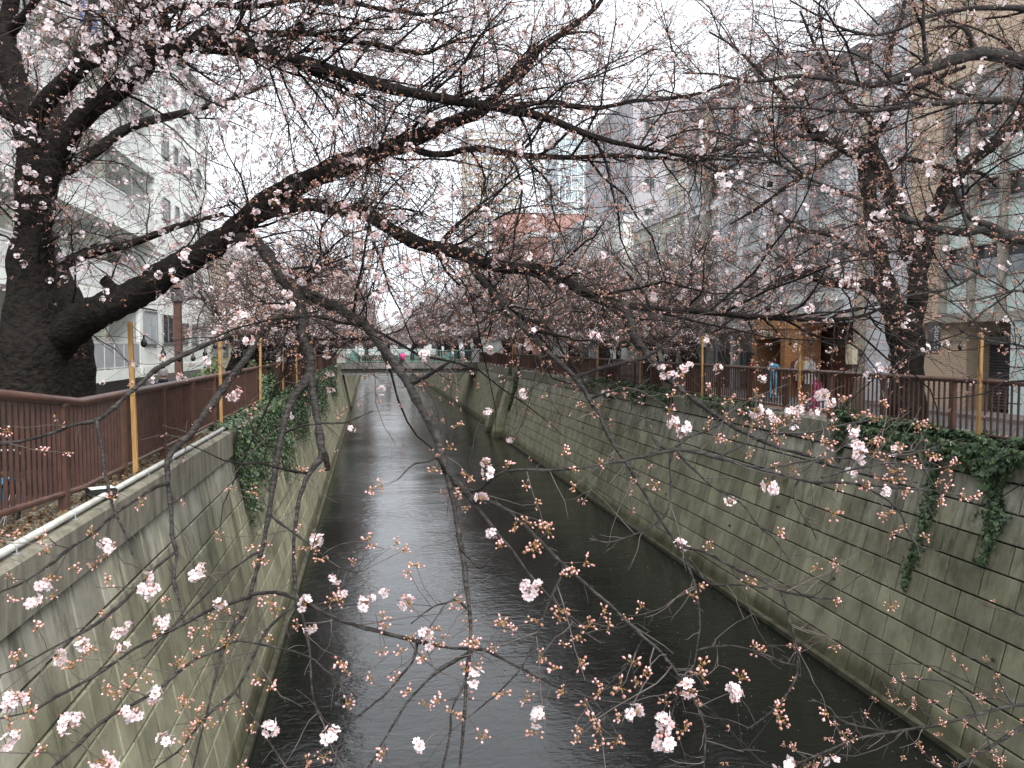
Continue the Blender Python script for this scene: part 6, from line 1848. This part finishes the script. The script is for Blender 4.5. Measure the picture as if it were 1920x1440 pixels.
# pink folded parasols behind the right railing
for i, (dx, dy, tl) in enumerate(((-.12, 0, .10), (.10, .10, -.06), (.0, -.16, .02))):
    c = at(1530, 780, 22.5)
    r_ = empty('folded_parasol', (c[0] + dx, c[1] + dy, STREET), 'bright pink folded parasol behind the right railing, %s of three' % ('left', 'right', 'middle')[i], 'parasol', 'pink parasols')
    m = MB(); m.lathe([(.05, .12), (.10, .2), (.11, .45), (.085, .75), (.05, .98), (.02, 1.08)], (0, 0, 0), 8); m.build('cloth', mt['pink'], r_)
    m = MB(); m.lathe([(.012, 0), (.012, .12)], (0, 0, 0), 6); m.lathe([(.012, 1.081), (.008, 1.16)], (0, 0, 0), 6); m.build('shaft', mt['paper'], r_)
    m = MB(); m.lathe([(.101, .52), (.101, .56)], (0, 0, 0), 8); m.build('strap', mt['paper'], r_)
    r_.rotation_euler = (tl, tl * .7, i)
np_ = empty('notice_plate', (11.04, yfor(1546, 11.05), COP + .45), 'small white notice with a dark stripe fixed to the right railing', 'sign')
m = MB(); m.box(-.012, .0, -.13, .13, -.22, .22); m.build('plate', mt['paper'], np_)
m = MB(); m.box(-.016, -.0125, -.035, .035, -.2, .2); m.build('stripe', mt['navy'], np_)
for z in (-.15, .15):
    m = MB(); m.tube([(0.001, 0, z), (.07, 0, z)], .008, 5); m.build('clip', mt['steel'], np_)

# bicycle behind the left railing: only its blue mudguard shows
bk = empty('bicycle', (-3.75, 7.75, STREET), 'bicycle with blue mudguards parked behind the near end of the left railing', 'bicycle')
for j, y in enumerate((0, 1.05)):
    m = MB(); m.tube([(0, y + .30 * math.cos(a), .33 + .30 * math.sin(a)) for a in np.linspace(0, 2 * math.pi, 25)], .021, 6, False); wl = m.build('wheel', mt['rubber'], bk)
    m = MB()
    for k in range(12):
        a = k * math.pi / 6; m.tube([(0, y, .33), (0, y + .28 * math.cos(a), .33 + .28 * math.sin(a))], .003, 3)
    m.lathe([(.02, -.03), (.02, .03)], (0, 0, 0), 6)
    q = m.build('spokes', mt['steel'], wl)
    m = MB()
    aa = np.linspace(.1, 2.6, 14)
    pv = []
    for a in aa:
        for w_, r__ in ((-.035, .345), (-.02, .36), (.02, .36), (.035, .345)): pv.append((w_, y + r__ * math.cos(a), .33 + r__ * math.sin(a)))
    m.poly(pv, [(i * 4 + c, i * 4 + c + 1, i * 4 + c + 5, i * 4 + c + 4) for i in range(13) for c in range(3)])
    m.build('mudguard', mt['bluepaint'], bk)
m = MB()
for a, b_ in (((0, 0, .33), (0, .35, .33)), ((0, .35, .33), (0, .2, .8)), ((0, 0, .33), (0, .24, .68)), ((0, .35, .33), (0, .88, .72)), ((0, .24, .68), (0, .86, .82)), ((0, 1.05, .33), (0, .84, .98))):
    m.tube([a, b_], .015, 6)
m.build('frame', mt['bluepaint'], bk)
m = MB(); m.lathe([(.05, .80), (.09, .83), (.07, .86)], (0, .18, 0), 10); m.build('saddle', mt['black'], bk, True)
m = MB(); m.tube([(-.28, .72, .98), (-.2, .84, 1.0), (.2, .84, 1.0), (.28, .72, .98)], .012, 6); m.build('handlebar', mt['steel'], bk)

# lamp posts on the left path
def lamp_post(loc, h, label):
    r_ = empty('lamp_post', loc, label, 'lamp post', 'brown lamp posts')
    m = MB(); m.box(-.11, .11, -.11, .11, 0, h); m.build('post', mt['rail'], r_)
    m = MB(); m.box(-.14, .14, -.14, .14, 0.001, .25); m.build('base', mt['rail'], r_)
    m = MB(); m.lathe([(.12, h), (.2, h + .06), (.22, h + .42), (.12, h + .5)], (0, 0, 0), 10); m.build('lantern', mt['darkgrey'], r_)
    m = MB(); m.lathe([(.28, h + .5), (.24, h + .56), (.06, h + .68)], (0, 0, 0), 10); m.build('cap', mt['rail'], r_)
lamp_post((-6.4, yfor(335, -6.4), STREET), 3.5, 'square brown lamp post in front of the white apartment block')
lamp_post((-6.4, yfor(487, -6.4), STREET), 4.9, 'taller brown lamp post among the far left cherry trees')
# bollards
for k, y in enumerate((14.0, 17.6, 21.2)):
    b_ = empty('bollard', (-6.5, y, STREET), 'low white bollard on the left path, %s' % ORD[k], 'bollard', 'white bollards')
    m = MB(); m.lathe([(.08, 0), (.08, .62), (.06, .7), (.02, .73)], (0, 0, 0), 10); m.build('shaft', mt['pipe'], b_, True)
    m = MB(); m.lathe([(.083, .5), (.083, .56)], (0, 0, 0), 10); m.build('band', mt['ink'], b_)

# utility pole with meter box and wires along the right street
X, Yp = 14.6, yfor(1610, 14.6)
up = empty('utility_pole', (X, Yp, STREET), 'concrete utility pole with a cream meter box in front of the wooden portal', 'utility pole')
m = MB(); m.lathe([(.17, 0), (.165, 2), (.13, 9.6), (.02, 9.62)], (0, 0, 0), 14); m.build('shaft', mt['concpole'], up, True)
m = MB(); m.box(-.34, -.16, -.16, .16, 1.5, 2.1); m.build('meter_box', mt['banner'], up)
m = MB(); m.tube([(-.2, 0, .02), (-.2, 0, 1.5)], .025, 6); m.tube([(-.15, .05, 2.1), (-.13, .05, 7)], .02, 6); m.build('conduit', mt['steel'], up)
m = MB(); m.box(-.9, .9, -.05, .05, 8.6, 8.7); m.box(-.7, .7, -.05, .05, 7.7, 7.8); m.build('cross_arm', mt['steel'], up)
for i, (dx, z) in enumerate(((-.8, 8.75), (-.4, 8.75), (.4, 8.75), (.8, 8.75), (-.6, 7.85), (.6, 7.85), (-.1, 6.6), (.1, 6.2), (-.15, 5.6))):
    wr = empty('power_line', (X + dx, Yp, STREET + z), 'black overhead power line along the right street, %s' % ('outermost high line on the canal side', 'second high line from the canal', 'third high line from the canal', 'high line nearest the shops', 'mid-height line on the canal side', 'mid-height line on the shop side', 'upper of the three low lines', 'middle of the three low lines', 'lowest of all')[i], 'power line', 'overhead power lines')
    m = MB()
    for sgn_ in (-1, 1):
        L_ = 30 if sgn_ < 0 else 32
        m.tube([(0, sgn_ * L_ * u, -.9 * 4 * u * (1 - u)) for u in np.linspace(0, 1, 12)], .014 if i > 5 else .009, 4, False)
    m.build('wire', mt['black'], wr)
u2 = empty('utility_pole', (14.7, Yp + 32, STREET), 'farther concrete utility pole beyond the two cherry trunks', 'utility pole')
m = MB(); m.lathe([(.17, 0), (.165, 2), (.13, 9.6), (.02, 9.62)], (0, 0, 0), 12); m.build('shaft', mt['concpole'], u2, True)
m = MB(); m.box(-.9, .9, -.05, .05, 8.6, 8.7); m.box(-.7, .7, -.05, .05, 7.7, 7.8); m.build('cross_arm', mt['steel'], u2)
